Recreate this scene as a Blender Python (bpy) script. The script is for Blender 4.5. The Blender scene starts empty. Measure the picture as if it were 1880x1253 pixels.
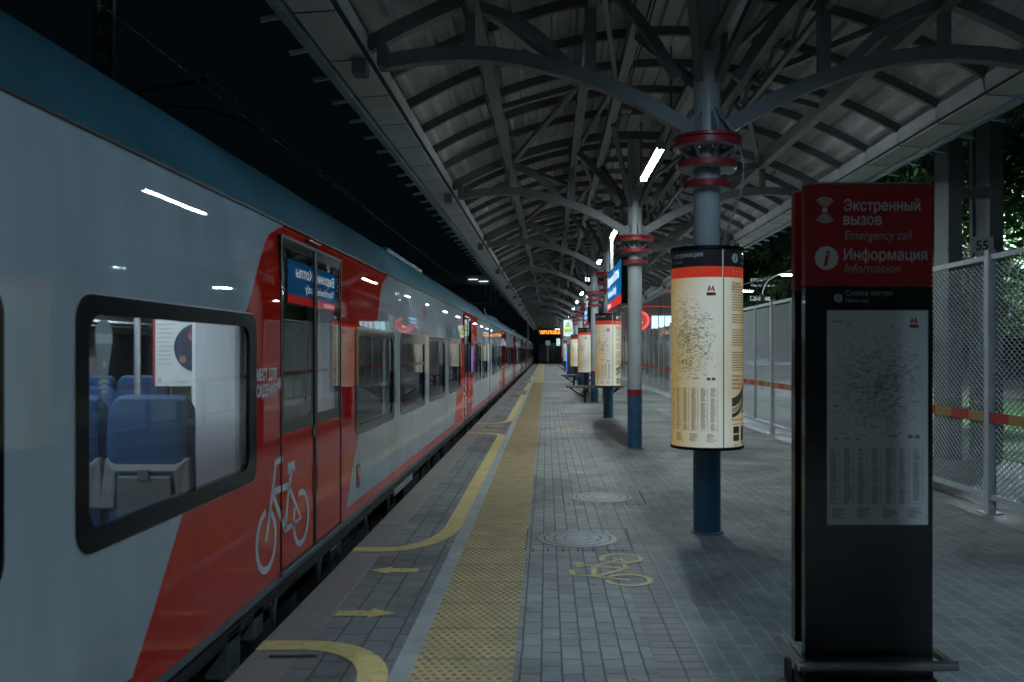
import bpy, math, random
from math import sin, cos, pi, radians, sqrt
random.seed(7)
SC = bpy.context.scene
COL = SC.collection

# ---------------------------------------------------------------- camera
cd = bpy.data.cameras.new('camera')
cam = bpy.data.objects.new('camera', cd); COL.objects.link(cam)
cam.location = (0, 0, 1.6); cam.rotation_euler = (radians(90), 0, 0)
cd.sensor_width = 36; cd.lens = 1600/1880*36
cd.shift_x = -63/1880; cd.shift_y = 18.5/1880
cd.clip_start = 0.05; cd.clip_end = 3000
cd.dof.use_dof = True; cd.dof.focus_distance = 13.0; cd.dof.aperture_fstop = 2.8
SC.camera = cam
# ---------------------------------------------------------------- world: night sky
W = bpy.data.worlds.new('World'); SC.world = W; W.use_nodes = True
bg = W.node_tree.nodes['Background']
bg.inputs[0].default_value = (0.0009, 0.0020, 0.0026, 1); bg.inputs[1].default_value = 1.0
SC.view_settings.view_transform = 'Standard'; SC.view_settings.look = 'None'
SC.view_settings.exposure = 0.0; SC.view_settings.gamma = 1.0
SC.cycles.use_denoising = True
SC.cycles.max_bounces = 8; SC.cycles.diffuse_bounces = 3; SC.cycles.glossy_bounces = 4
SC.cycles.transparent_max_bounces = 24; SC.cycles.sample_clamp_indirect = 4.0
SC.cycles.caustics_reflective = False; SC.cycles.caustics_refractive = False
LAMP = 165.0          # tube lamps
STREET = 1000.0        # street lamp heads

# ---------------------------------------------------------------- materials
def nodes(m):
    m.use_nodes = True
    nt = m.node_tree
    return nt, nt.nodes, nt.links, nt.nodes['Principled BSDF']

def mat(name, col, rough=0.5, metal=0.0, spec=0.5, coat=0.0, var=0.0, vscale=4.0, bump=0.0, bscale=20.0, emit=None, es=0.0, dirt=0.0, coatr=0.03):
    m = bpy.data.materials.new(name)
    nt, N, L, P = nodes(m)
    P.inputs['Base Color'].default_value = (*col, 1)
    P.inputs['Roughness'].default_value = rough
    P.inputs['Metallic'].default_value = metal
    P.inputs['Specular IOR Level'].default_value = spec
    P.inputs['Coat Weight'].default_value = coat
    P.inputs['Coat Roughness'].default_value = coatr
    if emit:
        P.inputs['Emission Color'].default_value = (*emit, 1); P.inputs['Emission Strength'].default_value = es
    if var or bump or dirt:
        tc = N.new('ShaderNodeTexCoord')
    if var:
        n = N.new('ShaderNodeTexNoise'); n.inputs['Scale'].default_value = vscale; n.inputs['Detail'].default_value = 6
        L.new(tc.outputs['Object'], n.inputs['Vector'])
        r = N.new('ShaderNodeMapRange'); r.inputs[1].default_value = .3; r.inputs[2].default_value = .7
        r.inputs[3].default_value = 1-var; r.inputs[4].default_value = 1+var
        L.new(n.outputs['Fac'], r.inputs[0])
        mx = N.new('ShaderNodeVectorMath'); mx.operation = 'SCALE'; mx.inputs[0].default_value = col
        L.new(r.outputs[0], mx.inputs['Scale']); L.new(mx.outputs[0], P.inputs['Base Color'])
        rr = N.new('ShaderNodeMapRange'); rr.inputs[1].default_value = .3; rr.inputs[2].default_value = .7
        rr.inputs[3].default_value = max(0, rough*(1-var)); rr.inputs[4].default_value = min(1, rough*(1+var))
        L.new(n.outputs['Fac'], rr.inputs[0]); L.new(rr.outputs[0], P.inputs['Roughness'])
    if bump:
        n2 = N.new('ShaderNodeTexNoise'); n2.inputs['Scale'].default_value = bscale; n2.inputs['Detail'].default_value = 4
        L.new(tc.outputs['Object'], n2.inputs['Vector'])
        b = N.new('ShaderNodeBump'); b.inputs['Strength'].default_value = bump; b.inputs['Distance'].default_value = 0.01
        L.new(n2.outputs['Fac'], b.inputs['Height']); L.new(b.outputs[0], P.inputs['Normal'])
    return m

def emat(name, col, s):
    m = bpy.data.materials.new(name); nt, N, L, P = nodes(m)
    P.inputs['Base Color'].default_value = (*[min(.8, c) for c in col], 1)
    P.inputs['Emission Color'].default_value = (*col, 1); P.inputs['Emission Strength'].default_value = s
    P.inputs['Roughness'].default_value = .3
    return m

def glass(name, tint, ior=1.5, rough=0.0):
    m = bpy.data.materials.new(name); m.use_nodes = True
    nt = m.node_tree; N = nt.nodes; L = nt.links; N.clear()
    out = N.new('ShaderNodeOutputMaterial'); mx = N.new('ShaderNodeMixShader'); fr = N.new('ShaderNodeFresnel')
    fr.inputs['IOR'].default_value = ior
    tr = N.new('ShaderNodeBsdfTransparent'); tr.inputs[0].default_value = (*tint, 1)
    gl = N.new('ShaderNodeBsdfGlossy'); gl.inputs['Roughness'].default_value = rough
    L.new(fr.outputs[0], mx.inputs[0]); L.new(tr.outputs[0], mx.inputs[1]); L.new(gl.outputs[0], mx.inputs[2])
    L.new(mx.outputs[0], out.inputs[0])
    return m

def paver(name, c1, c2, joint, bw, bh, mortar=.007, along_y=True, off=.5, rough=.62, offs=(0, 0)):
    m = bpy.data.materials.new(name); nt, N, L, P = nodes(m)
    tc = N.new('ShaderNodeTexCoord'); sp = N.new('ShaderNodeSeparateXYZ'); cb = N.new('ShaderNodeCombineXYZ')
    L.new(tc.outputs['Object'], sp.inputs[0])
    a1 = N.new('ShaderNodeMath'); a1.inputs[1].default_value = offs[0]+50; a2 = N.new('ShaderNodeMath'); a2.inputs[1].default_value = offs[1]+50
    L.new(sp.outputs['Y' if along_y else 'X'], a1.inputs[0]); L.new(sp.outputs['X' if along_y else 'Y'], a2.inputs[0])
    # small wobble so that the joints are not ruler-straight
    wn = N.new('ShaderNodeTexNoise'); wn.inputs['Scale'].default_value = 5; L.new(tc.outputs['Object'], wn.inputs['Vector'])
    wm = N.new('ShaderNodeMath'); wm.operation = 'MULTIPLY_ADD'; wm.inputs[1].default_value = .010; L.new(wn.outputs['Fac'], wm.inputs[0]); L.new(a2.outputs[0], wm.inputs[2])
    wm1 = N.new('ShaderNodeMath'); wm1.operation = 'MULTIPLY_ADD'; wm1.inputs[1].default_value = .012; L.new(wn.outputs['Fac'], wm1.inputs[0]); L.new(a1.outputs[0], wm1.inputs[2])
    L.new(wm1.outputs[0], cb.inputs[0]); L.new(wm.outputs[0], cb.inputs[1])
    b = N.new('ShaderNodeTexBrick'); b.offset = off; b.inputs['Scale'].default_value = 1
    b.inputs['Brick Width'].default_value = bw; b.inputs['Row Height'].default_value = bh
    b.inputs['Mortar Size'].default_value = mortar; b.inputs['Mortar Smooth'].default_value = .3
    b.inputs['Color1'].default_value = (*c1, 1); b.inputs['Color2'].default_value = (*c2, 1); b.inputs['Mortar'].default_value = (*joint, 1)
    L.new(cb.outputs[0], b.inputs['Vector'])
    n = N.new('ShaderNodeTexNoise'); n.inputs['Scale'].default_value = 2.2; n.inputs['Detail'].default_value = 8; n.inputs['Roughness'].default_value = .65
    L.new(tc.outputs['Object'], n.inputs['Vector'])
    r = N.new('ShaderNodeMapRange'); r.inputs[1].default_value = .3; r.inputs[2].default_value = .7; r.inputs[3].default_value = .72; r.inputs[4].default_value = 1.25
    L.new(n.outputs['Fac'], r.inputs[0])
    n3 = N.new('ShaderNodeTexNoise'); n3.inputs['Scale'].default_value = 120; n3.inputs['Detail'].default_value = 2
    L.new(tc.outputs['Object'], n3.inputs['Vector'])
    r3 = N.new('ShaderNodeMapRange'); r3.inputs[1].default_value = .3; r3.inputs[2].default_value = .7; r3.inputs[3].default_value = .8; r3.inputs[4].default_value = 1.2
    L.new(n3.outputs['Fac'], r3.inputs[0])
    mm = N.new('ShaderNodeMath'); mm.operation = 'MULTIPLY'; L.new(r.outputs[0], mm.inputs[0]); L.new(r3.outputs[0], mm.inputs[1])
    sc = N.new('ShaderNodeVectorMath'); sc.operation = 'SCALE'; L.new(b.outputs['Color'], sc.inputs[0]); L.new(mm.outputs[0], sc.inputs['Scale'])
    L.new(sc.outputs[0], P.inputs['Base Color'])
    st = N.new('ShaderNodeTexNoise'); st.inputs['Scale'].default_value = .55; st.inputs['Detail'].default_value = 9; st.inputs['Roughness'].default_value = .72; st.inputs['Distortion'].default_value = .6
    L.new(tc.outputs['Object'], st.inputs['Vector'])
    sr = N.new('ShaderNodeMapRange'); sr.inputs[1].default_value = .36; sr.inputs[2].default_value = .56; sr.inputs[3].default_value = .50; sr.inputs[4].default_value = 1.08
    L.new(st.outputs['Fac'], sr.inputs[0])
    vo = N.new('ShaderNodeTexVoronoi'); vo.inputs['Scale'].default_value = 2.6; L.new(tc.outputs['Object'], vo.inputs['Vector'])
    vr = N.new('ShaderNodeMapRange'); vr.inputs[1].default_value = .035; vr.inputs[2].default_value = .055; vr.inputs[3].default_value = .55; vr.inputs[4].default_value = 1.0
    L.new(vo.outputs['Distance'], vr.inputs[0])
    sm_ = N.new('ShaderNodeMath'); sm_.operation = 'MULTIPLY'; L.new(sr.outputs[0], sm_.inputs[0]); L.new(vr.outputs[0], sm_.inputs[1])
    sc2 = N.new('ShaderNodeVectorMath'); sc2.operation = 'SCALE'; L.new(sc.outputs[0], sc2.inputs[0]); L.new(sm_.outputs[0], sc2.inputs['Scale'])
    L.new(sc2.outputs[0], P.inputs['Base Color'])
    rr = N.new('ShaderNodeMapRange'); rr.inputs[1].default_value = .3; rr.inputs[2].default_value = .7; rr.inputs[3].default_value = rough-.15; rr.inputs[4].default_value = rough+.12
    L.new(n.outputs['Fac'], rr.inputs[0]); L.new(rr.outputs[0], P.inputs['Roughness'])
    hs = N.new('ShaderNodeMath'); hs.operation = 'MULTIPLY_ADD'; hs.inputs[1].default_value = -1.0; hs.inputs[2].default_value = 1.0
    L.new(b.outputs['Fac'], hs.inputs[0])
    h2 = N.new('ShaderNodeMath'); h2.operation = 'MULTIPLY_ADD'; h2.inputs[1].default_value = .15; L.new(n3.outputs['Fac'], h2.inputs[0]); L.new(hs.outputs[0], h2.inputs[2])
    bp = N.new('ShaderNodeBump'); bp.inputs['Strength'].default_value = .6; bp.inputs['Distance'].default_value = .004
    L.new(h2.outputs[0], bp.inputs['Height']); L.new(bp.outputs[0], P.inputs['Normal'])
    return m

M = {}
M['steel'] = mat('painted grey steel', (.145, .152, .154), .5, var=.18, vscale=1.5, bump=.05, bscale=60)
M['steel_light'] = mat('pale grey painted steel', (.25, .262, .27), .42, var=.12, vscale=2.0, bump=.04, bscale=60)
M['column_grey'] = mat('pale grey column paint', (.42, .445, .46), .4, var=.10, vscale=3, bump=.05, bscale=50)
M['column_blue'] = mat('blue column paint', (.030, .105, .19), .38, var=.18, vscale=5, bump=.05, bscale=40)
M['flange_red'] = mat('red flange paint', (.30, .022, .028), .42, var=.15, vscale=6)
M['deck'] = mat('corrugated roof sheet', (.52, .535, .525), .9, spec=.0, var=.14, vscale=1.6)
M['soffit'] = mat('soffit sheet', (.58, .60, .595), .7, var=.2, vscale=1.3)
M['gutter'] = mat('gutter metal', (.28, .36, .42), .42, var=.2, vscale=2)
M['seam'] = mat('dark seam', (.01, .011, .012), .6)
M['granite'] = mat('brown granite edge', (.29, .25, .24), .55, var=.25, vscale=70, bump=.12, bscale=160)
M['strip'] = mat('pale concrete strip', (.42, .44, .44), .6, var=.18, vscale=5, bump=.1, bscale=90)
M['tactile'] = mat('ochre tactile concrete', (.60, .44, .235), .58, var=.22, vscale=4, bump=.12, bscale=140)
M['dome'] = mat('shaded and grimy ochre domes', (.37, .265, .14), .6, var=.3, vscale=6)  # shadow sides of the domes, with some grime, put into a darker ochre
M['yellow'] = mat('worn yellow road paint', (.76, .58, .235), .55, var=.16, vscale=14, bump=.1, bscale=120)
M['concrete'] = mat('platform concrete', (.16, .16, .155), .7, var=.2, vscale=2)
M['ballast'] = mat('ballast', (.05, .048, .045), .9, var=.4, vscale=20, bump=.6, bscale=25)
M['rail'] = mat('rail steel', (.18, .14, .11), .35, metal=.8)
M['iron'] = mat('worn cast iron', (.30, .315, .32), .45, metal=.2, var=.25, vscale=12, bump=.2, bscale=60)
M['iron_dark'] = mat('dark cast iron joints', (.025, .026, .028), .6)
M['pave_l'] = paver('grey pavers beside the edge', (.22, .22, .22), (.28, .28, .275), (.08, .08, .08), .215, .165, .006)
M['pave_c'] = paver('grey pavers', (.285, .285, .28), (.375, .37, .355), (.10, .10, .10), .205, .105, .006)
M['pave_b'] = paver('brown pavers', (.29, .26, .255), (.35, .315, .31), (.10, .095, .09), .30, .105, .006, along_y=False, off=0)
M['pave_r'] = paver('grey pavers with sandy joints', (.235, .235, .232), (.295, .292, .285), (.39, .405, .40), .205, .107, .006)
M['train_blue'] = mat('train roof paint', (.030, .115, .165), .4, spec=.2, var=.2, vscale=1.3, bump=.03, bscale=3)
M['train_red'] = mat('train red paint', (.56, .014, .005), .42, spec=0, coat=.7, bump=.008, bscale=1.6, coatr=.012)
M['sill'] = mat('train sill metal', (.085, .13, .155), .38, var=.2, vscale=6)
M['underframe'] = mat('grimy underframe', (.018, .019, .02), .6, var=.4, vscale=5, bump=.2, bscale=30)
M['box_grey'] = mat('grey equipment boxes', (.085, .095, .10), .5, var=.25, vscale=9)
M['rubber'] = mat('black rubber', (.005, .006, .007), .5, spec=.25)
M['black_gloss'] = mat('black glazing band', (.004, .005, .006), .08, spec=.14)
M['glass'] = glass('train window glass', (.60, .65, .67), ior=1.55)
M['door_glass'] = glass('door glass', (.40, .43, .45), ior=1.75)
M['decal'] = mat('white vinyl', (.62, .64, .66), .35)
M['decal_red'] = mat('red vinyl', (.35, .03, .03), .35)
M['decal_grey'] = mat('grey vinyl', (.42, .44, .45), .35)
M['sticker'] = mat('grey translucent sticker', (.28, .33, .36), .4)
M['int_white'] = mat('cabin white panel', (.76, .79, .81), .42, var=.05, vscale=3)
M['int_mid'] = mat('cabin pale grey panel', (.36, .385, .40), .45)
M['int_grey'] = mat('cabin grey panel', (.30, .32, .33), .5)
M['int_floor'] = mat('cabin floor', (.06, .06, .062), .5)
M['seat_blue'] = mat('blue seat cloth', (.004, .042, .125), .85, var=.18, vscale=60, bump=.1, bscale=200)
M['seat_green'] = mat('green seat cloth', (.03, .26, .10), .8, var=.1, vscale=50)
M['shell'] = mat('grey seat shell', (.13, .15, .16), .45, var=.08, vscale=20)
M['tray'] = mat('grey tray table', (.07, .085, .09), .42)
M['int_light'] = emat('cabin light strip', (.82, .92, 1.0), 27.0)
M['chrome'] = mat('brushed steel', (.55, .57, .58), .28, metal=.9, bump=.02, bscale=200)
M['paper'] = mat('poster paper', (.62, .64, .62), .5)
M['white'] = mat('white lettering', (.72, .73, .72), .45)
M['exit'] = emat('green exit sign', (.02, .30, .14), .25)
M['totem_dark'] = mat('dark totem glass', (.020, .026, .028), .2, coat=.25, var=.1, vscale=3)
M['totem_red'] = mat('dark red totem header', (.46, .030, .032), .35, coat=.05)
M['totem_print'] = mat('grey map print', (.26, .285, .30), .5)
M['totem_paper'] = mat('map sheet under glass', (.80, .84, .86), .4, var=.05, vscale=3)
M['totem_white'] = mat('totem lettering', (.80, .82, .84), .45)
M['totem_grey'] = mat('totem small lettering', (.50, .52, .54), .45)
M['tube'] = emat('lit tube', (.78, .94, .97), LAMP*1.1)
M['tube_cool'] = emat('lit cool tube', (.64, .86, 1.0), LAMP*1.35)
M['tube_near'] = emat('lit weak cool tube', (.48, .78, 1.0), LAMP*.45)
M['tube_dim'] = emat('lit far tube', (.8, .92, 1.0), 1.6)
M['mesh'] = mat('galvanised mesh', (.62, .65, .66), .5, metal=.0)
M['fence_frame'] = mat('pale fence frame', (.48, .52, .54), .4, var=.12, vscale=5)
M['tape_red'] = mat('red band', (.40, .02, .018), .5)
M['tape_ochre'] = mat('ochre band', (.33, .20, .06), .5, var=.3, vscale=20)
M['fence_solid'] = mat('grey glazed fence panel', (.135, .155, .165), .14, coat=.4, var=.15, vscale=2)
M['pole_dark'] = mat('dark mast steel', (.22, .245, .26), .5, var=.2, vscale=3)
M['grass'] = mat('lawn', (.06, .15, .04), .9, var=.4, vscale=8, bump=.8, bscale=40)
M['asphalt'] = mat('asphalt', (.05, .05, .052), .75, var=.25, vscale=5, bump=.2, bscale=80)
M['path'] = mat('pale path slabs', (.25, .25, .24), .7, var=.2, vscale=3)
M['bark'] = mat('bark', (.06, .045, .032), .9, bump=.5, bscale=25)
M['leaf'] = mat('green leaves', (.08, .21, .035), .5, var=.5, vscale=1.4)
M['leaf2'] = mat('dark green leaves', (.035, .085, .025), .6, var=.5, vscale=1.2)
M['wood'] = mat('worn brown bench slat', (.14, .075, .05), .55, var=.3, vscale=9)
M['bench_iron'] = mat('dark bench iron', (.03, .032, .035), .5)
M['screen_blue'] = emat('blue lit sign', (.0, .13, .36), .85)
M['screen_red'] = emat('red lit sign', (.78, .035, .03), .8)
M['screen_white'] = emat('white lit lettering', (.85, .95, 1.0), 1.5)
M['screen_dim'] = emat('dim white lettering', (.7, .88, 1.0), .45)
M['led'] = emat('orange led', (1.0, .42, .03), 2.2)
M['led_board'] = mat('black display', (.006, .006, .007), .3)
M['sign_white'] = emat('white lightbox', (.62, .85, .95), .95)
M['sign_green'] = emat('lime lightbox', (.55, .80, .16), .75)
M['sign_black'] = mat('black print', (.01, .01, .01), .5)
M['cyl_head'] = mat('brown poster header', (.06, .042, .042), .3, coat=.3)
M['cyl_red'] = emat('red lit band', (.70, .05, .025), .38)
M['cyl_print'] = mat('poster grey print', (.34, .32, .25), .5)
M['cyl_grey'] = mat('poster grey blocks', (.26, .25, .19), .5)
M['cyl_pic'] = mat('poster picture grey', (.30, .29, .20), .5)
M['cyl_redprint'] = mat('poster red print', (.45, .05, .035), .5)
M['facade'] = mat('pavilion panels', (.30, .33, .36), .5, var=.1, vscale=.4)
M['shop'] = emat('lit shop window', (.50, .86, 1.0), 1.6)
M['neon_red'] = emat('red neon', (1.0, .06, .04), 1.6)
M['neon_dim'] = emat('dim red lit panel', (.60, .03, .025), .45)
M['building'] = mat('dark building', (.05, .055, .06), .6)
M['far_concrete'] = mat('far concrete', (.10, .11, .11), .7)
M['street'] = emat('street lamp head', (.78, .93, 1.0), STREET)
M['plate'] = mat('white enamel plate', (.85, .86, .86), .4)
M['poster_navy'] = mat('poster navy photo', (.02, .03, .07), .4)
M['poster_skin'] = mat('poster skin tone', (.35, .17, .12), .4)
M['kiosk_blue'] = emat('blue lit vending front', (.03, .25, .95), 1.5)
M['int_dark'] = mat('dark opposite window', (.012, .016, .02), .08)
M['amber'] = mat('red lamp lens', (.30, .02, .02), .25)
M['green_button'] = mat('green button', (.01, .12, .07), .3)

def wear(m, under):
    nt = m.node_tree; N = nt.nodes; L = nt.links; P = N['Principled BSDF']
    lk = P.inputs['Base Color'].links[0]; src = lk.from_socket; L.remove(lk)
    tc = N.new('ShaderNodeTexCoord'); n = N.new('ShaderNodeTexNoise'); n.inputs['Scale'].default_value = 26; n.inputs['Detail'].default_value = 9; n.inputs['Roughness'].default_value = .75
    n0 = N.new('ShaderNodeTexNoise'); n0.inputs['Scale'].default_value = 2.1; n0.inputs['Detail'].default_value = 3
    L.new(tc.outputs['Object'], n.inputs['Vector']); L.new(tc.outputs['Object'], n0.inputs['Vector'])
    ad = N.new('ShaderNodeMath'); ad.operation = 'MULTIPLY_ADD'; ad.inputs[1].default_value = .55; L.new(n0.outputs['Fac'], ad.inputs[0]); L.new(n.outputs['Fac'], ad.inputs[2])
    r = N.new('ShaderNodeMapRange'); r.inputs[1].default_value = .86; r.inputs[2].default_value = .95; r.inputs[3].default_value = 0; r.inputs[4].default_value = .8
    L.new(ad.outputs[0], r.inputs[0])
    mx = N.new('ShaderNodeMix'); mx.data_type = 'RGBA'; mx.inputs['B'].default_value = (*under, 1)
    L.new(r.outputs[0], mx.inputs['Factor']); L.new(src, mx.inputs['A']); L.new(mx.outputs['Result'], P.inputs['Base Color'])
wear(M['yellow'], (.24, .24, .23)); wear(M['tactile'], (.30, .26, .20)); wear(M['granite'], (.17, .15, .145)); wear(M['strip'], (.27, .27, .265))

def cylinder_paper():
    # backlit paper with a slow uneven cream glow
    m = bpy.data.materials.new('backlit cream paper'); nt, N, L, P = nodes(m)
    P.inputs['Base Color'].default_value = (.66, .64, .55, 1); P.inputs['Roughness'].default_value = .25
    P.inputs['Coat Weight'].default_value = .25
    # cool lamp reflection put into the glow colour: whiter middle, yellow sides
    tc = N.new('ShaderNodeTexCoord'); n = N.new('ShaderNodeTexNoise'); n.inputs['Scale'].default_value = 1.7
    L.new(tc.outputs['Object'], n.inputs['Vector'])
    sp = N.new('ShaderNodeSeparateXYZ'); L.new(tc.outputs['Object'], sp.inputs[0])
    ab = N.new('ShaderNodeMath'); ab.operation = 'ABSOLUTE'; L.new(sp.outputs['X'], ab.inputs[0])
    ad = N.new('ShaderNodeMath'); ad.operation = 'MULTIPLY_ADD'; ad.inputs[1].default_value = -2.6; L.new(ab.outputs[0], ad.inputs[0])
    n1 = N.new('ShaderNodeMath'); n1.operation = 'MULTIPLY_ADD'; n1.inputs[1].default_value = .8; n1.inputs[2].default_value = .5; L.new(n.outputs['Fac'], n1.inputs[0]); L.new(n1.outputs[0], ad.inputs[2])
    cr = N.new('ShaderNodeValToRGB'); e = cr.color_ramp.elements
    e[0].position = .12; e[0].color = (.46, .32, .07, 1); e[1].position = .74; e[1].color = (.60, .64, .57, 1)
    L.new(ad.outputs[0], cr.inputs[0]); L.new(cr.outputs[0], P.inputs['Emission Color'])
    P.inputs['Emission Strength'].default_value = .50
    return m
M['cyl_paper'] = cylinder_paper()

def train_body(name, doors, y0):
    m = bpy.data.materials.new(name); nt, N, L, P = nodes(m)
    tc = N.new('ShaderNodeTexCoord'); sp = N.new('ShaderNodeSeparateXYZ'); L.new(tc.outputs['Object'], sp.inputs[0])
    def math_(op, a, b=None, c=None):
        n = N.new('ShaderNodeMath'); n.operation = op
        for i, x in enumerate((a, b, c)):
            if x is None: continue
            if isinstance(x, (int, float)): n.inputs[i].default_value = x
            else: L.new(x, n.inputs[i])
        return n.outputs[0]
    zn = math_('DIVIDE', math_('SUBTRACT', sp.outputs['Z'], .2), 2.3)
    def curve(pts):
        cr = N.new('ShaderNodeValToRGB'); cr.color_ramp.interpolation = 'B_SPLINE' if False else 'LINEAR'
        e = cr.color_ramp.elements
        while len(e) < len(pts): e.new(.5)
        for k, (z, d) in enumerate(pts):
            e[k].position = (z-.2)/2.3; v = (d+3.2)/6.6; e[k].color = (v, v, v, 1)
        L.new(zn, cr.inputs[0])
        s = N.new('ShaderNodeSeparateColor'); L.new(cr.outputs[0], s.inputs[0])
        return math_('SUBTRACT', math_('MULTIPLY', s.outputs[0], 6.6), 3.2)
    fl = curve([(.2, -2.84), (.5, -2.57), (.8, -2.32), (1.3, -1.86), (1.83, -1.42), (2.1, -1.2), (2.23, -1.08), (2.31, -.96), (2.37, -.78), (2.42, -.55)])
    fr = curve([(.2, .90), (.72, 1.33), (1.3, 1.82), (2.05, 2.44), (2.18, 2.53), (2.28, 2.66), (2.35, 2.85), (2.42, 3.15)])
    tot = None
    for d in doors:
        rel = math_('SUBTRACT', sp.outputs['Y'], d-y0)
        a = math_('MULTIPLY', math_('GREATER_THAN', rel, fl), math_('LESS_THAN', rel, fr))
        tot = a if tot is None else math_('MAXIMUM', tot, a)
    tot = math_('MAXIMUM', tot, math_('LESS_THAN', sp.outputs['Z'], .292))
    mx = N.new('ShaderNodeMix'); mx.data_type = 'RGBA'
    mx.inputs['A'].default_value = (.37, .43, .475, 1); mx.inputs['B'].default_value = (.56, .014, .005, 1)
    L.new(tot, mx.inputs['Factor'])
    n = N.new('ShaderNodeTexNoise'); n.inputs['Scale'].default_value = 2.0; n.inputs['Detail'].default_value = 5
    mp = N.new('ShaderNodeMapping'); mp.inputs['Scale'].default_value = (1, 1.6, .35)
    L.new(tc.outputs['Object'], mp.inputs[0]); L.new(mp.outputs[0], n.inputs['Vector'])
    r = N.new('ShaderNodeMapRange'); r.inputs[1].default_value = .3; r.inputs[2].default_value = .7; r.inputs[3].default_value = .86; r.inputs[4].default_value = 1.06
    L.new(n.outputs['Fac'], r.inputs[0])
    sc = N.new('ShaderNodeVectorMath'); sc.operation = 'SCALE'; L.new(mx.outputs['Result'], sc.inputs[0]); L.new(r.outputs[0], sc.inputs['Scale'])
    L.new(sc.outputs[0], P.inputs['Base Color'])
    rr = N.new('ShaderNodeMapRange'); rr.inputs[1].default_value = .3; rr.inputs[2].default_value = .7; rr.inputs[3].default_value = .35; rr.inputs[4].default_value = .5
    L.new(n.outputs['Fac'], rr.inputs[0]); L.new(rr.outputs[0], P.inputs['Roughness'])
    P.inputs['Specular IOR Level'].default_value = 0; P.inputs['Coat Weight'].default_value = .75; P.inputs['Coat Roughness'].default_value = .012
    n2 = N.new('ShaderNodeTexNoise'); n2.inputs['Scale'].default_value = 2.6; n2.inputs['Detail'].default_value = 1
    L.new(tc.outputs['Object'], n2.inputs['Vector'])
    b = N.new('ShaderNodeBump'); b.inputs['Strength'].default_value = .07; b.inputs['Distance'].default_value = .006
    L.new(n2.outputs['Fac'], b.inputs['Height']); L.new(b.outputs[0], P.inputs['Normal']); L.new(b.outputs[0], P.inputs['Coat Normal'])
    return m

# ---------------------------------------------------------------- geometry helpers
ORG = {}
def origin(p):
    while p is not None:
        if p.name in ORG: return ORG[p.name]
        p = p.parent
    return (0, 0, 0)

def tag(o, label=None, cat=None, group=None, kind=None):
    if label: o['label'] = label
    if cat: o['category'] = cat
    if group: o['group'] = group
    if kind: o['kind'] = kind
    return o

def thing(name, label, cat, loc=(0, 0, 0), group=None, rotz=0, own=False):
    o = bpy.data.objects.new(name, None); COL.objects.link(o)
    o.location = loc; o.rotation_euler.z = rotz; o.empty_display_size = .2
    ORG[o.name] = (0, 0, 0) if own else tuple(loc)   # own: parts are written in local coordinates
    return tag(o, label, cat, group)

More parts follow.
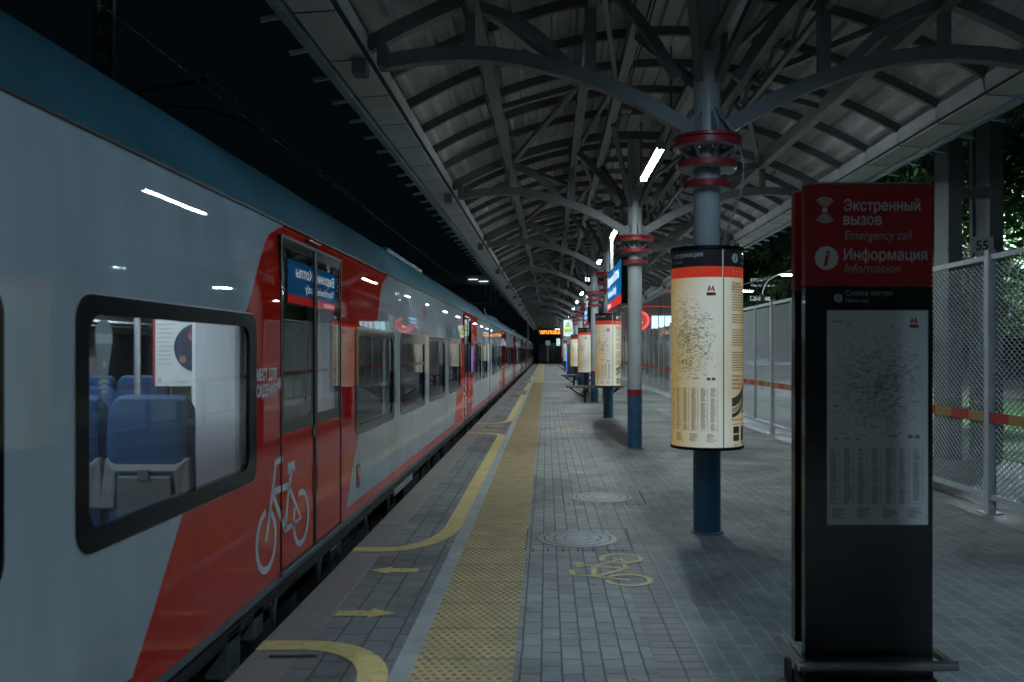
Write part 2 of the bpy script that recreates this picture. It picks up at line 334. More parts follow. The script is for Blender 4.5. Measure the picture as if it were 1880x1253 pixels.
class MB:
    def __init__(s): s.v = []; s.f = []
    def add(s, vs, fs):
        n = len(s.v); s.v += [tuple(v) for v in vs]; s.f += [tuple(i+n for i in f) for f in fs]; return s
    def box(s, x0, x1, y0, y1, z0, z1):
        return s.add([(x0, y0, z0), (x1, y0, z0), (x1, y1, z0), (x0, y1, z0), (x0, y0, z1), (x1, y0, z1), (x1, y1, z1), (x0, y1, z1)],
                     [(3, 2, 1, 0), (4, 5, 6, 7), (0, 1, 5, 4), (1, 2, 6, 5), (2, 3, 7, 6), (3, 0, 4, 7)])
    def path(s, pts, w, h, up=(0, 0, 1), closed=False):
        """rectangular bar swept along points; w sideways, h along up"""
        from mathutils import Vector as V
        P = [V(p) for p in pts]; n = len(P); vs = []
        for i, p in enumerate(P):
            a = P[max(0, i-1)] if not closed else P[i-1]; b = P[min(n-1, i+1)] if not closed else P[(i+1) % n]
            t = (b-a).normalized(); U = V(up)
            sd = t.cross(U)
            if sd.length < 1e-4: sd = t.cross(V((1, 0, 0)))
            sd.normalize(); u = sd.cross(t).normalized()
            vs += [p+sd*w/2+u*h/2, p-sd*w/2+u*h/2, p-sd*w/2-u*h/2, p+sd*w/2-u*h/2]
        fs = []
        for i in range(n if closed else n-1):
            a = 4*i; b = 4*((i+1) % n)
            for k in range(4): fs.append((a+k, a+(k+1) % 4, b+(k+1) % 4, b+k))
        if not closed: fs += [(3, 2, 1, 0), (4*n-4, 4*n-3, 4*n-2, 4*n-1)]
        return s.add(vs, fs)
    def tube(s, pts, r, n=8, closed=False):
        from mathutils import Vector as V
        P = [V(p) for p in pts]; m = len(P); vs = []
        R = r if isinstance(r, (list, tuple)) else [r]*m
        for i, p in enumerate(P):
            a = P[max(0, i-1)] if not closed else P[i-1]; b = P[min(m-1, i+1)] if not closed else P[(i+1) % m]
            t = (b-a).normalized(); u = t.cross(V((0, 0, 1)))
            if u.length < 1e-3: u = t.cross(V((1, 0, 0)))
            u.normalize(); w = t.cross(u)
            vs += [p+(u*cos(2*pi*k/n)+w*sin(2*pi*k/n))*R[i] for k in range(n)]
        fs = []
        for i in range(m if closed else m-1):
            for k in range(n):
                j = (i+1) % m
                fs.append((i*n+k, j*n+k, j*n+(k+1) % n, i*n+(k+1) % n))
        if not closed: fs += [tuple(range(n)), tuple(range(m*n-1, (m-1)*n-1, -1))]
        return s.add(vs, fs)
    def lathe(s, prof, n=32, c=(0, 0), cap=True):
        vs = []; m = len(prof)
        for r, z in prof: vs += [(c[0]+r*cos(2*pi*k/n), c[1]+r*sin(2*pi*k/n), z) for k in range(n)]
        fs = []
        for i in range(m-1):
            for k in range(n): fs.append((i*n+k, i*n+(k+1) % n, (i+1)*n+(k+1) % n, (i+1)*n+k))
        if cap: fs += [tuple(range(n-1, -1, -1)), tuple(range((m-1)*n, m*n))]
        return s.add(vs, fs)
    def build(s, name, m, parent=None, smooth=False, bevel=0, org=None):
        o_ = org if org is not None else (origin(parent) if parent else (0, 0, 0))
        me = bpy.data.meshes.new(name)
        me.from_pydata([(x-o_[0], y-o_[1], z-o_[2]) for x, y, z in s.v], [], s.f); me.update()
        me.materials.append(M[m] if isinstance(m, str) else m)
        o = bpy.data.objects.new(name, me); COL.objects.link(o)
        if parent: o.parent = parent
        elif org is not None: o.location = org
        if smooth:
            for p in me.polygons: p.use_smooth = True
            try: me.set_sharp_from_angle(angle=radians(38))
            except Exception: pass
        if bevel:
            b = o.modifiers.new('bevel', 'BEVEL'); b.width = bevel; b.segments = 2; b.limit_method = 'ANGLE'
        return o

_tc = {}
def text2d(body, size, align='LEFT', shear=0, bold=0):
    key = (body, shear, bold)
    if key not in _tc:
        import numpy as np
        from mathutils import Vector
        from mathutils.geometry import delaunay_2d_cdt
        cu = bpy.data.curves.new('lettering', 'FONT'); cu.body = body; cu.size = 1; cu.shear = shear; cu.offset = bold; cu.resolution_u = 3
        cu.fill_mode = 'NONE'      # outlines only: the glyphs' contours overlap, so fill them by winding number
        o = bpy.data.objects.new('lettering', cu); COL.objects.link(o)
        dg = bpy.context.evaluated_depsgraph_get()
        me = bpy.data.meshes.new_from_object(o.evaluated_get(dg), depsgraph=dg)
        V2 = [(v.co.x, v.co.y) for v in me.vertices]; ed = [tuple(e.vertices) for e in me.edges]
        bpy.data.objects.remove(o); bpy.data.curves.remove(cu); bpy.data.meshes.remove(me)
        # contours are stored in order: orient every edge from the lower index up, the closing one back to the start
        dire = [(min(p, q), max(p, q)) if abs(p-q) == 1 else (max(p, q), min(p, q)) for p, q in ed]
        if bold:                   # heavier weight: push every contour outwards along its normals
            area = sum(V2[p][0]*V2[q][1]-V2[q][0]*V2[p][1] for p, q in dire); sg = 1 if area > 0 else -1
            N2 = [[0, 0] for _ in V2]
            for p, q in dire:
                dx, dy = V2[q][0]-V2[p][0], V2[q][1]-V2[p][1]; l = math.hypot(dx, dy) or 1
                for i in (p, q): N2[i][0] += dy/l*sg; N2[i][1] -= dx/l*sg
            V3 = []
            for (x, y), (nx, ny) in zip(V2, N2):
                l = math.hypot(nx, ny); k = bold*min(1.5, 2/l)/l if l > 1e-6 else 0
                V3.append((x+nx*k, y+ny*k))
            V2 = V3
        res = delaunay_2d_cdt([Vector(v) for v in V2], ed, [], 0, 1e-5)
        tv = [(v.x, v.y) for v in res[0]]; tris = [tuple(f) for f in res[2]]
        P = np.array(V2); A = P[[d[0] for d in dire]]; B = P[[d[1] for d in dire]]
        keep = []
        for f in tris:
            x = sum(tv[i][0] for i in f)/len(f); y = sum(tv[i][1] for i in f)/len(f)
            side = (B[:, 0]-A[:, 0])*(y-A[:, 1])-(x-A[:, 0])*(B[:, 1]-A[:, 1])
            w = np.sum((A[:, 1] <= y) & (B[:, 1] > y) & (side > 0))*1-np.sum((A[:, 1] > y) & (B[:, 1] <= y) & (side < 0))*1
            if w != 0: keep.append(f)
        _tc[key] = (tv, keep)
    vs, fs = _tc[key]
    x0 = min(v[0] for v in vs); x1 = max(v[0] for v in vs)
    dx = {'LEFT': -x0, 'CENTER': -(x0+x1)/2, 'RIGHT': -x1}[align]
    return [((x+dx)*size, y*size) for x, y in vs], fs, (x1-x0)*size

class D:
    """flat artwork in (u, v), laid onto a surface by a map"""
    def __init__(s): s.v = []; s.f = []
    def poly(s, pts):
        n = len(s.v); s.v += pts; s.f.append(tuple(range(n, n+len(pts)))); return s
    def rect(s, u0, v0, u1, v1, du=1e9):
        k = max(1, int(math.ceil((u1-u0)/du)))
        for i in range(k):
            a = u0+(u1-u0)*i/k; b = u0+(u1-u0)*(i+1)/k
            s.poly([(a, v0), (b, v0), (b, v1), (a, v1)])
        return s
    def stroke(s, pts, w):
        n = len(pts); L = []; R = []
        for i, p in enumerate(pts):
            a = pts[max(0, i-1)]; b = pts[min(n-1, i+1)]
            dx, dy = b[0]-a[0], b[1]-a[1]; l = math.hypot(dx, dy) or 1
            ww = w[i] if isinstance(w, (list, tuple)) else w
            nx, ny = -dy/l*ww/2, dx/l*ww/2
            L.append((p[0]+nx, p[1]+ny)); R.append((p[0]-nx, p[1]-ny))
        for i in range(n-1): s.poly([R[i], R[i+1], L[i+1], L[i]])
        return s
    def ring(s, c, r0, r1, a0=0, a1=2*pi, n=40):
        for i in range(n):
            a = a0+(a1-a0)*i/n; b = a0+(a1-a0)*(i+1)/n
            if r0 <= 0: s.poly([c, (c[0]+r1*cos(a), c[1]+r1*sin(a)), (c[0]+r1*cos(b), c[1]+r1*sin(b))])
            else: s.poly([(c[0]+r0*cos(a), c[1]+r0*sin(a)), (c[0]+r1*cos(a), c[1]+r1*sin(a)), (c[0]+r1*cos(b), c[1]+r1*sin(b)), (c[0]+r0*cos(b), c[1]+r0*sin(b))])
        return s
    def text(s, body, u, v, size, align='LEFT', shear=0, bold=0, width=None):
        vs, fs, w = text2d(body, size, align, shear, bold); k = width/w if width else 1
        n = len(s.v); s.v += [(u+x*k, v+y) for x, y in vs]; s.f += [tuple(i+n for i in f) for f in fs]; return s
    def build(s, name, m, parent, fn, org=None):
        mb = MB(); mb.v = [fn(*p) for p in s.v]; mb.f = s.f
        return mb.build(name, m, parent, org=org)

def dup(o, parent=None):
    c = o.copy(); COL.objects.link(c)
    if parent: c.parent = parent
    for ch in list(o.children): dup(ch, c)
    return c

def rrect(u0, v0, u1, v1, r, n=6):
    P = []
    for cx_, cy_, a in ((u1-r, v1-r, 0), (u0+r, v1-r, pi/2), (u0+r, v0+r, pi), (u1-r, v0+r, 3*pi/2)):
        P += [(cx_+r*cos(a+pi/2*k/n), cy_+r*sin(a+pi/2*k/n)) for k in range(n+1)]
    return P

def cx(y): return 1.38+.005*y        # the canopy's centre line
ORD = ['nearest', 'second', 'third', 'fourth', 'fifth', 'sixth', 'seventh', 'eighth', 'ninth', 'tenth', 'eleventh', 'twelfth', 'thirteenth', 'fourteenth', 'fifteenth', 'sixteenth', 'seventeenth', 'eighteenth']
YFAR = 128.0

# ================================================================ SETTING
g = MB(); g.add([(-900, -300, -1.16), (900, -300, -1.16), (900, 1500, -1.16), (-900, 1500, -1.16)], [(0, 1, 2, 3)])
tag(g.build('ground', 'asphalt'), kind='structure')
g = MB(); g.box(-9.5, -1.78, -6, 400, -1.155, -1.10)
tag(g.build('track_bed', 'ballast'), kind='structure')
for x in (-4.16, -2.64, -8.4, -6.9):
    r = MB(); r.box(x-.035, x+.035, -6, 300, -1.10, -.94)
    tag(r.build('rail', 'rail'), kind='structure')
plat = MB(); plat.box(-1.55, 4.62, -16, YFAR, -1.15, -.012)
plat = tag(plat.build('platform', 'concrete'), kind='structure')
def sheet(name, x0, x1, m, z=0, y0=-16, y1=YFAR, t=.011):
    b = MB(); b.box(x0, x1, y0, y1, z-t, z)
    return b.build(name, m, plat)
for k in range(48):
    b = MB(); b.box(-1.56, -1.303, -16+3*k+.004, -13+3*k-.004, -.13, 0.0); b.build('edge_slab', 'granite', plat, bevel=.006)
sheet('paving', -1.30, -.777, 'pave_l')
sheet('pale_strip', -.775, -.672, 'strip')
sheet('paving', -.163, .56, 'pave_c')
sheet('paving', .562, .80, 'pave_b')
sheet('paving', .802, 4.62, 'pave_r')
tp = sheet('tactile_strip', -.67, -.165, 'tactile', z=.002)
# tactile domes and the joints between the slabs
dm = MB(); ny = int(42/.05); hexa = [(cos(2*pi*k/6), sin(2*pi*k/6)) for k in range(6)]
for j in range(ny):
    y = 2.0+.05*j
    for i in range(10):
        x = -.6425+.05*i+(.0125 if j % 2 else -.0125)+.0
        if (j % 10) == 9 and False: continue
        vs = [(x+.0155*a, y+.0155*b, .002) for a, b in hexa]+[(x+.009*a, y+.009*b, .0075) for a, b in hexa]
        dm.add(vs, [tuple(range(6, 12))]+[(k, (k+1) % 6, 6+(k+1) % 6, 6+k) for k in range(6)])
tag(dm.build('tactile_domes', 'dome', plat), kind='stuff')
jm = MB()
for j in range(90):
    y = 2.025+.5*j-.0; jm.add([(-.669, y-.004, .003), (-.166, y-.004, .003), (-.166, y+.004, .003), (-.669, y+.004, .003)], [(0, 1, 2, 3)])
jm.build('tactile_joints', 'seam', plat)
ZP = .0045
gm = lambda u, v: (u, v, ZP)
# yellow line, door zones, arrows
def arc(c, r, a0, a1, n=10): return [(c[0]+r*cos(a0+(a1-a0)*k/n), c[1]+r*sin(a0+(a1-a0)*k/n)) for k in range(n+1)]
def zone_line(yd_prev, yd, first):
    """edge line from one door zone to the next"""
    xc = -.845; d = D(); r = .33
    y1 = yd-1.14; w = .15
    pts = []
    if not first:
        y0 = yd_prev+1.14
        pts += [(-1.556, y0), (-1.3, y0)]+arc((xc-r*1.2, y0+r*1.9), 1, -pi/2, 0, 1)[:0]
        pts += [(xc-.45+.45*sin(a), y0+.95*(1-cos(a))) for a in [k*pi/2/10 for k in range(11)]]
    else: pts += [(xc, -3.5)]
    pts += [(xc, (pts[-1][1]+y1)/2)]
    pts += [(xc-.45+.45*cos(a), y1-.55+.55*sin(a)) for a in [k*pi/2/10 for k in range(11)]]
    pts += [(-1.3, y1), (-1.556, y1)]
    return D().stroke(pts, w).build('edge_line', 'yellow', plat, gm)
doors_y = [5.87, 18.1, 33.4, 45.2, 58.6]
prev = None
for k, yd in enumerate(doors_y):
    zone_line(prev, yd, k == 0); prev = yd
    for yy, s in ((yd+.48, -1), (yd-.56, 1)):
        c = -1.105; a = [(-.175, -.055), (.03, -.055), (.03, -.10), (.185, 0), (.03, .10), (.03, .055), (-.175, .055)]
        D().poly([(c+s*u*(1 if s > 0 else 1), yy+v) for u, v in (a if s > 0 else a)] if s > 0 else [(c-u, yy-v) for u, v in a]).build('arrow_mark', 'yellow', plat, gm)
    if k < 2:
        b = D().rect(-1.45, yd-1.33, -1.2, yd-1.29); b.build('drain_slot', 'seam', plat, lambda u, v: (u, v, .0035))
D().stroke([(-.845, 60.5), (-.845, YFAR-2)], .15).build('edge_line', 'yellow', plat, gm)

def bicycle(fn_pts, w=.042):
    """strokes of the bicycle pictogram in (a, b): a along, b up"""
    d = D()
    r = .172
    for c, a0, a1 in (((5.165, .475), .52*pi, .52*pi+1.86*pi), ((5.895, .475), .62*pi, .62*pi-1.8*pi)):
        d.ring(c, r-w/2, r+w/2, a0, a1, 44)
    d.stroke([(5.157, .47), (5.285, .76), (5.34, .915), (5.49, .925)], w)
    d.stroke([(5.28, .745), (5.62, .734)], w)
    d.stroke([(5.295, .72), (5.535, .465)], w)
    d.stroke([(5.675, .83), (5.60, .68), (5.535, .465)], w)
    d.stroke([(5.625, .72), (5.885, .475), (5.535, .462)], w)
    d.stroke([(5.59, .845), (5.75, .85)], w*1.6)
    if fn_pts: d.v = [fn_pts(*p) for p in d.v]
    return d
bicycle(lambda a, b: (.575-(b-.475)*.87, 6.08+(a-5.165)*.86), .046).build('bicycle_mark', 'yellow', plat, gm)
bicycle(lambda a, b: (.575-(b-.475)*.87, 17.6+(a-5.165)*.86), .046).build('bicycle_mark', 'yellow', plat, gm)

# manhole covers
def manhole(x, y, label):
    t = thing('manhole_cover', label, 'manhole cover', (x, y, 0), 'manhole covers in the paving')
    b = MB().lathe([(.335, .001), (.335, .006), (.30, .008), (.285, .008)], 48, (x, y), cap=False); b.build('rim', 'iron', t)
    b = MB().lathe([(.285, .001), (.278, .009), (.0, .0095)], 48, (x, y), cap=False); lid = b.build('lid', 'iron', t)
    d = D()
    for r0, r1 in ((.278, .290), (.195, .206), (.105, .113)): d.ring((x, y), r0, r1, 0, 2*pi, 48)
    random.seed(int(y*10))
    for k in range(26):
        a = random.uniform(0, 2*pi); r = random.uniform(.12, .26); a1 = a+.12
        d.ring((x, y), r, r+.012, a, a1, 2)
    d.build('lid_pattern', 'iron_dark', lid, lambda u, v: (u, v, .0105))
    d = D(); q = .43
    d.stroke([(x-q, y-q), (x+q, y-q)], .014).stroke([(x+q, y-q), (x+q+.02, y+q)], .018).stroke([(x-q, y+q), (x+q, y+q)], .010).stroke([(x-q, y-q), (x-q, y+q)], .008)
    for k in range(7): d.stroke([(x-q+.12*k+.06, y-q-.05), (x-q+.12*k+.06, y-q+.07)], .012)
    d.build('joint_frame', 'iron_dark', t, lambda u, v: (u, v, .003))
manhole(.264, 7.42, 'round iron manhole cover nearer the painted bicycle mark')
manhole(.61, 9.52, 'round iron manhole cover farther along, beyond the first cover')

# ================================================================ TRAIN
XT = -1.66; XF = -5.14
def build_car(y0, y1, doors, wins, label, detail):
    car = thing('train_car', label, 'train', (-3.4, y0, -.9), 'cars of the train at the platform')
    bodym = train_body('train body paint %d' % len(bpy.data.materials), doors, y0)
    # --- side walls with real openings
    ops = [(a, b, .885, 1.785) for a, b in wins]+[(d-.80, d+.79, .215, 2.325) for d in doors]
    ys = sorted({y0, y1} | {o[0] for o in ops} | {o[1] for o in ops}); zs = [.2, .215, .885, 1.785, 1.95, 2.08, 2.2, 2.325, 2.36]
    lean = {1.95: .002, 2.08: .007, 2.2: .014, 2.325: .0235, 2.36: .027}
    mb = MB(); idx = {}
    def vid(i, j, x):
        k = (i, j, x)
        if k not in idx: idx[k] = len(mb.v); mb.v.append((x-lean.get(zs[j], 0), ys[i], zs[j]))
        return idx[k]
    for i in range(len(ys)-1):
        for j in range(len(zs)-1):
            ym = (ys[i]+ys[i+1])/2; zm = (zs[j]+zs[j+1])/2
            if any(a < ym < b and c < zm < e for a, b, c, e in ops): continue
            mb.f.append((vid(i, j, XT), vid(i+1, j, XT), vid(i+1, j+1, XT), vid(i, j+1, XT)))
    prof = [(XT-.027, 2.36), (XT-.031, 2.385), (XT-.038, 2.405), (XT-.052, 2.42)]
    for k in range(3):
        (a, b), (c, e) = prof[k], prof[k+1]
        mb.add([(a, y0, b), (a, y1, b), (c, y1, e), (c, y0, e)], [(0, 1, 2, 3)])
    # far wall and ends
    mb.add([(XF, y0, .2), (XF, y1, .2), (XF, y1, 2.42), (XF, y0, 2.42)], [(3, 2, 1, 0)])
    for y in (y0, y1): mb.add([(XT, y, .2), (XF, y, .2), (XF+.03, y, 2.42), (-4.6, y, 2.95), (-2.2, y, 2.95), (XT-.03, y, 2.42)], [(0, 1, 2, 3, 4, 5)])
    body = mb.build('body', bodym, car, org=(0, y0, 0), smooth=True)
    # org trick: keep object coordinates measured from the car's near end
    body.location = (0-(-3.4), 0, .9)
    # --- roof
    rp = [(-1.705, 2.432), (-1.745, 2.50), (-1.83, 2.66), (-1.93, 2.78), (-2.03, 2.87), (-2.2, 2.96), (-2.5, 3.03), (-3.4, 3.06)]
    rp = rp+[(-6.8-x, z) for x, z in rp[::-1][1:]]
    n = len(rp); mb = MB(); mb.add([(x, y0, z) for x, z in rp]+[(x, y1, z) for x, z in rp], [(i, i+1, n+i+1, n+i) for i in range(n-1)])
    roof = mb.build('roof', 'train_blue', car, smooth=True)
    b = MB().box(-1.73, -1.700, y0, y1, 2.419, 2.433); b.build('rain_gutter', 'seam', roof)
    # --- windows
    for a, e in wins:
        o = rrect(a-.02, .862, e+.02, 1.808, .10); i_ = rrect(a+.065, .945, e-.10, 1.735, .085)
        mb = MB(); m_ = len(o)
        for x in (XT+.006,): mb.v += [(x, y, z) for y, z in o]+[(x, y, z) for y, z in i_]
        mb.v += [(XT-.001, y, z) for y, z in o]+[(XT-.03, y, z) for y, z in i_]
        for k in range(m_):
            q = (k+1) % m_
            mb.f += [(k, q, m_+q, m_+k), (2*m_+k, 2*m_+q, q, k), (m_+k, m_+q, 3*m_+q, 3*m_+k)]
        w = mb.build('window', 'black_gloss', car)
        MB().add([(XT-.004, y, z) for y, z in i_], [tuple(range(m_))]).build('pane', 'glass', w)
        # thin bright sealing edge
        d = D(); k2 = rrect(a-.026, .856, e+.026, 1.814, .105)
        mb = MB(); mb.v = [(XT+.0015, y, z) for y, z in k2]+[(XT+.0015, y, z) for y, z in o]
        mb.f = [(k, (k+1) % m_, m_+(k+1) % m_, m_+k) for k in range(m_)]
        mb.build('window_seal', 'decal_grey', w)
        if (a, e) in [wins[3] if len(wins) > 3 else None]:
            MB().box(XT-.003, XT+.009, a+.07, e-.1, 1.42, 1.455).box(XT-.003, XT+.009, a+.07, e-.1, 1.69, 1.735).build('vent_bar', 'black_gloss', w)
    # --- doors
    for d0 in doors:
        for s in (0, 1):
            a = d0-.785 if s == 0 else d0+.012; e = d0-.012 if s == 0 else d0+.775
            mb = MB().box(XT-.035, XT, a, e, .225, 1.075)
            leaf = mb.build('door', 'train_red', car)
            ga, ge = a+.055, e-.055
            o = [(a, 1.075), (e, 1.075), (e, 2.315), (a, 2.315)]; i_ = rrect(ga, 1.15, ge, 2.255, .05, 1)
            mb = MB()
            mb.box(XT-.035, XT+.001, a, e, 1.0755, 1.15).box(XT-.035, XT+.001, a, e, 2.255, 2.315)
            mb.box(XT-.035, XT+.001, a, ga, 1.15, 2.255).box(XT-.035, XT+.001, ge, e, 1.15, 2.255)
            mb.build('glazing_frame', 'black_gloss', leaf)
            MB().add([(XT-.002, ga, 1.15), (XT-.002, ge, 1.15), (XT-.002, ge, 2.255), (XT-.002, ga, 2.255)], [(0, 1, 2, 3)]).build('pane', 'door_glass', leaf)
            hy = e-.035 if s == 0 else a+.035
            MB().box(XT, XT+.004, hy-.022, hy+.022, .58, .80).build('handle_plate', 'train_red', leaf)
            MB().box(XT+.004, XT+.0055, hy-.008, hy+.008, .60, .78).build('handle_slot', 'seam', leaf)
        MB().box(XT-.03, XT+.007, d0-.026, d0+.026, .215, 2.32).build('door_seal', 'rubber', car)
        for y in (d0-.795, d0+.782): MB().box(XT-.03, XT+.005, y-.010, y+.010, .215, 2.325).build('door_seal', 'rubber', car)
        MB().box(XT-.03, XT+.005, d0-.785, d0+.772, 2.316, 2.334).build('door_seal', 'rubber', car)
        MB().box(XT-.02, XT+.02, d0-.82, d0+.82, .188, .214).build('door_step', 'sill', car, bevel=.005)
        l = MB(); l.path([(XT-.018, d0-.16, 2.378), (XT-.018, d0+.16, 2.378)], .05, .028); l.build('door_lamp', 'amber', car, bevel=.012)
        MB().lathe([(.0, .0)], 3, (0, 0), cap=False)
        b = MB(); pts = [(XT+.012, d0-.05+.028*cos(2*pi*k/16), 1.03+.04*sin(2*pi*k/16)) for k in range(16)]
        b.v = pts+[(XT-.0, y, z) for _, y, z in pts]; b.f = [tuple(range(16))]+[(k, (k+1) % 16, 16+(k+1) % 16, 16+k) for k in range(16)]
        b.build('door_button', 'green_button', car)
        MB().box(XT+.0005, XT+.004, d0+1.37, d0+1.50, .40, .60).build('hatch_frame', 'seam', car)
        MB().box(XT+.002, XT+.006, d0+1.385, d0+1.485, .42, .58).build('hatch', 'train_red', car)
        MB().box(-1.72, XT-.002, d0-1.3, d0+1.3, 2.3, 2.3001)
        bicycle(None).build('bicycle_emblem', 'decal', car, lambda u, v, dd=d0-6.25: (XT+.0018, u+dd, v))
    # --- sill, underframe
    mb = MB().box(-1.80, XT-.006, y0, y1, .150, .199); mb.build('sill', 'sill', car)
    mb = MB().box(-1.95, XT-.045, y0, y1, .03, .149).box(-4.9, -1.96, y0, y1, -.05, .149)
    mb.build('underframe', 'underframe', car)
    random.seed(int(y0*7)+3)
    y = y0+.6; kk = 0
    while y < y1-1.2:
        w = random.choice((.35, .6, .9, 1.4)); h = random.uniform(.35, .7)
        MB().box(-2.6, -1.80-random.uniform(0, .12), y, y+w, -.05-h, .028).build('equipment_box', 'underframe', car, bevel=.01)
        y += w+random.uniform(.1, .5)
    if detail:
        for a, e, z0, z1, m in ((5.08, 5.25, -.09, .075, 'box_grey'), (4.66, 4.86, -.16, .085, 'box_grey'), (6.9, 7.25, -.07, .02, 'underframe'), (8.2, 8.32, -.05, .03, 'underframe')):
            MB().box(-1.90, -1.705, a, e, z0, z1).build('junction_box', m, car, bevel=.006)
        b = MB().path([(-1.71, 4.69, .06), (-1.71, 4.83, .06), (-1.71, 4.83, -.14), (-1.71, 4.69, -.14)], .012, .012, closed=True); b.build('box_rim', 'chrome', car)
        for yb in (5.36, 6.45, 9.3, 13.3):
            MB().path([(-1.70, yb, .05), (-1.70, yb+.06, -.10), (-1.70, yb+.12, .05)], .014, .02, up=(1, 0, 0)).build('bracket', 'box_grey', car)
        for k, (a, e) in enumerate(((9.75, 11.1),)):
            for q in range(3): MB().tube([(-1.71, a, .04-.03*q), (-1.71, e, .04-.03*q)], .011, 8).build('pipe', 'chrome', car, smooth=True)
    ys_ = y0+2.0
    while ys_ < y1-1:
        if ys_ > 11.5 or not detail:
            MB().box(-1.90, -1.74, ys_, ys_+.1, -.1, .02).build('junction_box', 'underframe', car)
        ys_ += random.uniform(1.2, 2.6)
    # --- roof equipment
    for a, e, h in (((13.3, 17.0, .16),) if detail else ((y0+12, y0+18, .14),)):
        mb = MB().box(-4.3, -2.42, a, e, 3.01, 3.03+h); mb.build('roof_unit', 'train_blue', car, bevel=.02)
    # --- cabin
    MB().box(XF+.02, XT-.05, y0+.05, y1-.05, .151, .20).build('cabin_floor', 'int_floor', car)
    MB().box(XF+.05, XT-.06, y0+.05, y1-.05, 2.18, 2.22).build('cabin_ceiling', 'int_grey', car)
    fw = MB()
    fw.box(XF+.02, XF+.06, y0+.05, y1-.05, .2, .90).box(XF+.02, XF+.06, y0+.05, y1-.05, 1.80, 2.18)
    yy = y0+.05; ww = [(a+.1, e-.1) for a, e in wins]
    for a, e in ww: fw.box(XF+.02, XF+.06, yy, a, .90, 1.80); yy = e
    fw.box(XF+.02, XF+.06, yy, y1-.05, .90, 1.80); fw.build('cabin_wall', 'int_mid', car)
    MB().box(XF+.025, XF+.03, y0+.05, y1-.05, .9, 1.8).build('opposite_windows', 'int_dark', car)
    for x, a, e in ((-2.55, y0+.6, 6.0), (-4.2, y0+.6, 9.6)) if detail else ((-3.4, y0+8, y0+12),):
        MB().box(x-.06, x+.06, a, e, 2.165, 2.178).build('cabin_light', 'int_light' if detail else 'int_light', car)
    for y in (y0+.06, y1-.1): MB().box(XF+.06, XT-.06, y, y+.04, .2, 2.18).build('cabin_end_wall', 'int_white', car)
    for d0 in doors:
        for y in (d0-1.62 if detail else d0-1.1, d0+.92):
            pass
        MB().box(-1.975, -1.695, d0-1.42, d0-.86, .2, 2.05).build('cabin_cabinet', 'int_white', car, bevel=.03)
        MB().box(-1.87, -1.725, d0+.86, d0+1.1, .2, 2.05).build('cabin_cabinet', 'int_white', car, bevel=.03)
        for yy in (d0-.42, d0+.28): MB().box(XF+.08, XF+.12, yy, yy+.34, .2, 2.1).build('opposite_door', 'int_mid', car, bevel=.02)
        for yy in (d0-.95, d0+.85): MB().box(-4.95, -4.2, yy, yy+.03, .2, 2.0).build('draught_screen', 'int_white', car)
        MB().box(-2.62, -2.42, d0+.98, d0+1.02, .2, 2.05).build('draught_screen', 'int_white', car, bevel=.01)
    # curtains of light panels between windows
    for (a, e), (a2, e2) in zip(wins, wins[1:]):
        if a2-e < .7: MB().box(XT-.07, XT-.04, e-.30, e+.02, .9, 1.8).build('window_reveal', 'int_white', car)
    return car

def seat(car, x0, x1, y, colour='seat_blue', full=True):
    """a seat seen from behind, facing away"""
    xm = (x0+x1)/2
    prof = [(-.02, .62), (-.035, .80), (-.05, 1.0), (-.06, 1.15), (-.05, 1.28), (-.02, 1.355), (.03, 1.375), (.075, 1.35), (.09, 1.27), (.085, 1.1), (.10, .9), (.12, .66)]
    mb = MB(); cols = [(0, .75), (.06, .95), (.14, 1.0), (.5, 1.0), (.86, 1.0), (.94, .95), (1, .75)]
    for t, k in cols:
        x = x0+(x1-x0)*t
        for dy, z in prof:
            zz = z if z < 1.1 else 1.1+(z-1.1)*(.82+.18*min(1, (k-.75)*4+.0) if k < 1 else 1)
            mb.v.append((x, y+.03+(dy-.03)*k, zz))
    n = len(prof)
    for i in range(len(cols)-1):
        for j in range(n): mb.f.append((i*n+j, i*n+(j+1) % n, (i+1)*n+(j+1) % n, (i+1)*n+j))
    mb.f += [tuple(range(n-1, -1, -1)), tuple(range((len(cols)-1)*n, len(cols)*n))]
    mb.box(x0, x1, y+.09, y+.52, .56, .68)
    s = mb.build('seat', colour, car, smooth=True)
    if full:
        b = MB()
        b.v = [(x0-.01, y-.045, 1.06), (x1+.01, y-.045, 1.06), (x1+.035, y-.05, .80), (x1-.045, y-.05, .80), (x1-.06, y-.062, .985), (x0+.06, y-.062, .985), (x0+.045, y-.05, .80), (x0-.035, y-.05, .80)]
        n0 = 8; b.v += [(x, yy+.05, z) for x, yy, z in b.v]
        b.f = [tuple(range(7, -1, -1)), tuple(range(8, 16))]+[(k, (k+1) % 8, 8+(k+1) % 8, 8+k) for k in range(8)]
        b.build('seat_shell', 'shell', s, bevel=.012)
        MB().box(x0+.065, x1-.065, y-.075, y-.055, .62, .972).build('tray_table', 'tray', s, bevel=.01)
        MB().box(xm-.03, xm+.03, y-.088, y-.074, .945, 1.01).build('tray_latch', 'tray', s, bevel=.008)
        MB().box(x0+.03, x1-.03, y-.10, y-.04, .575, .605).build('foot_bar', 'chrome', s)
        MB().box(x0+.04, x1-.04, y+.05, y+.4, .2, .56).build('seat_base', 'tray', s)
    return s

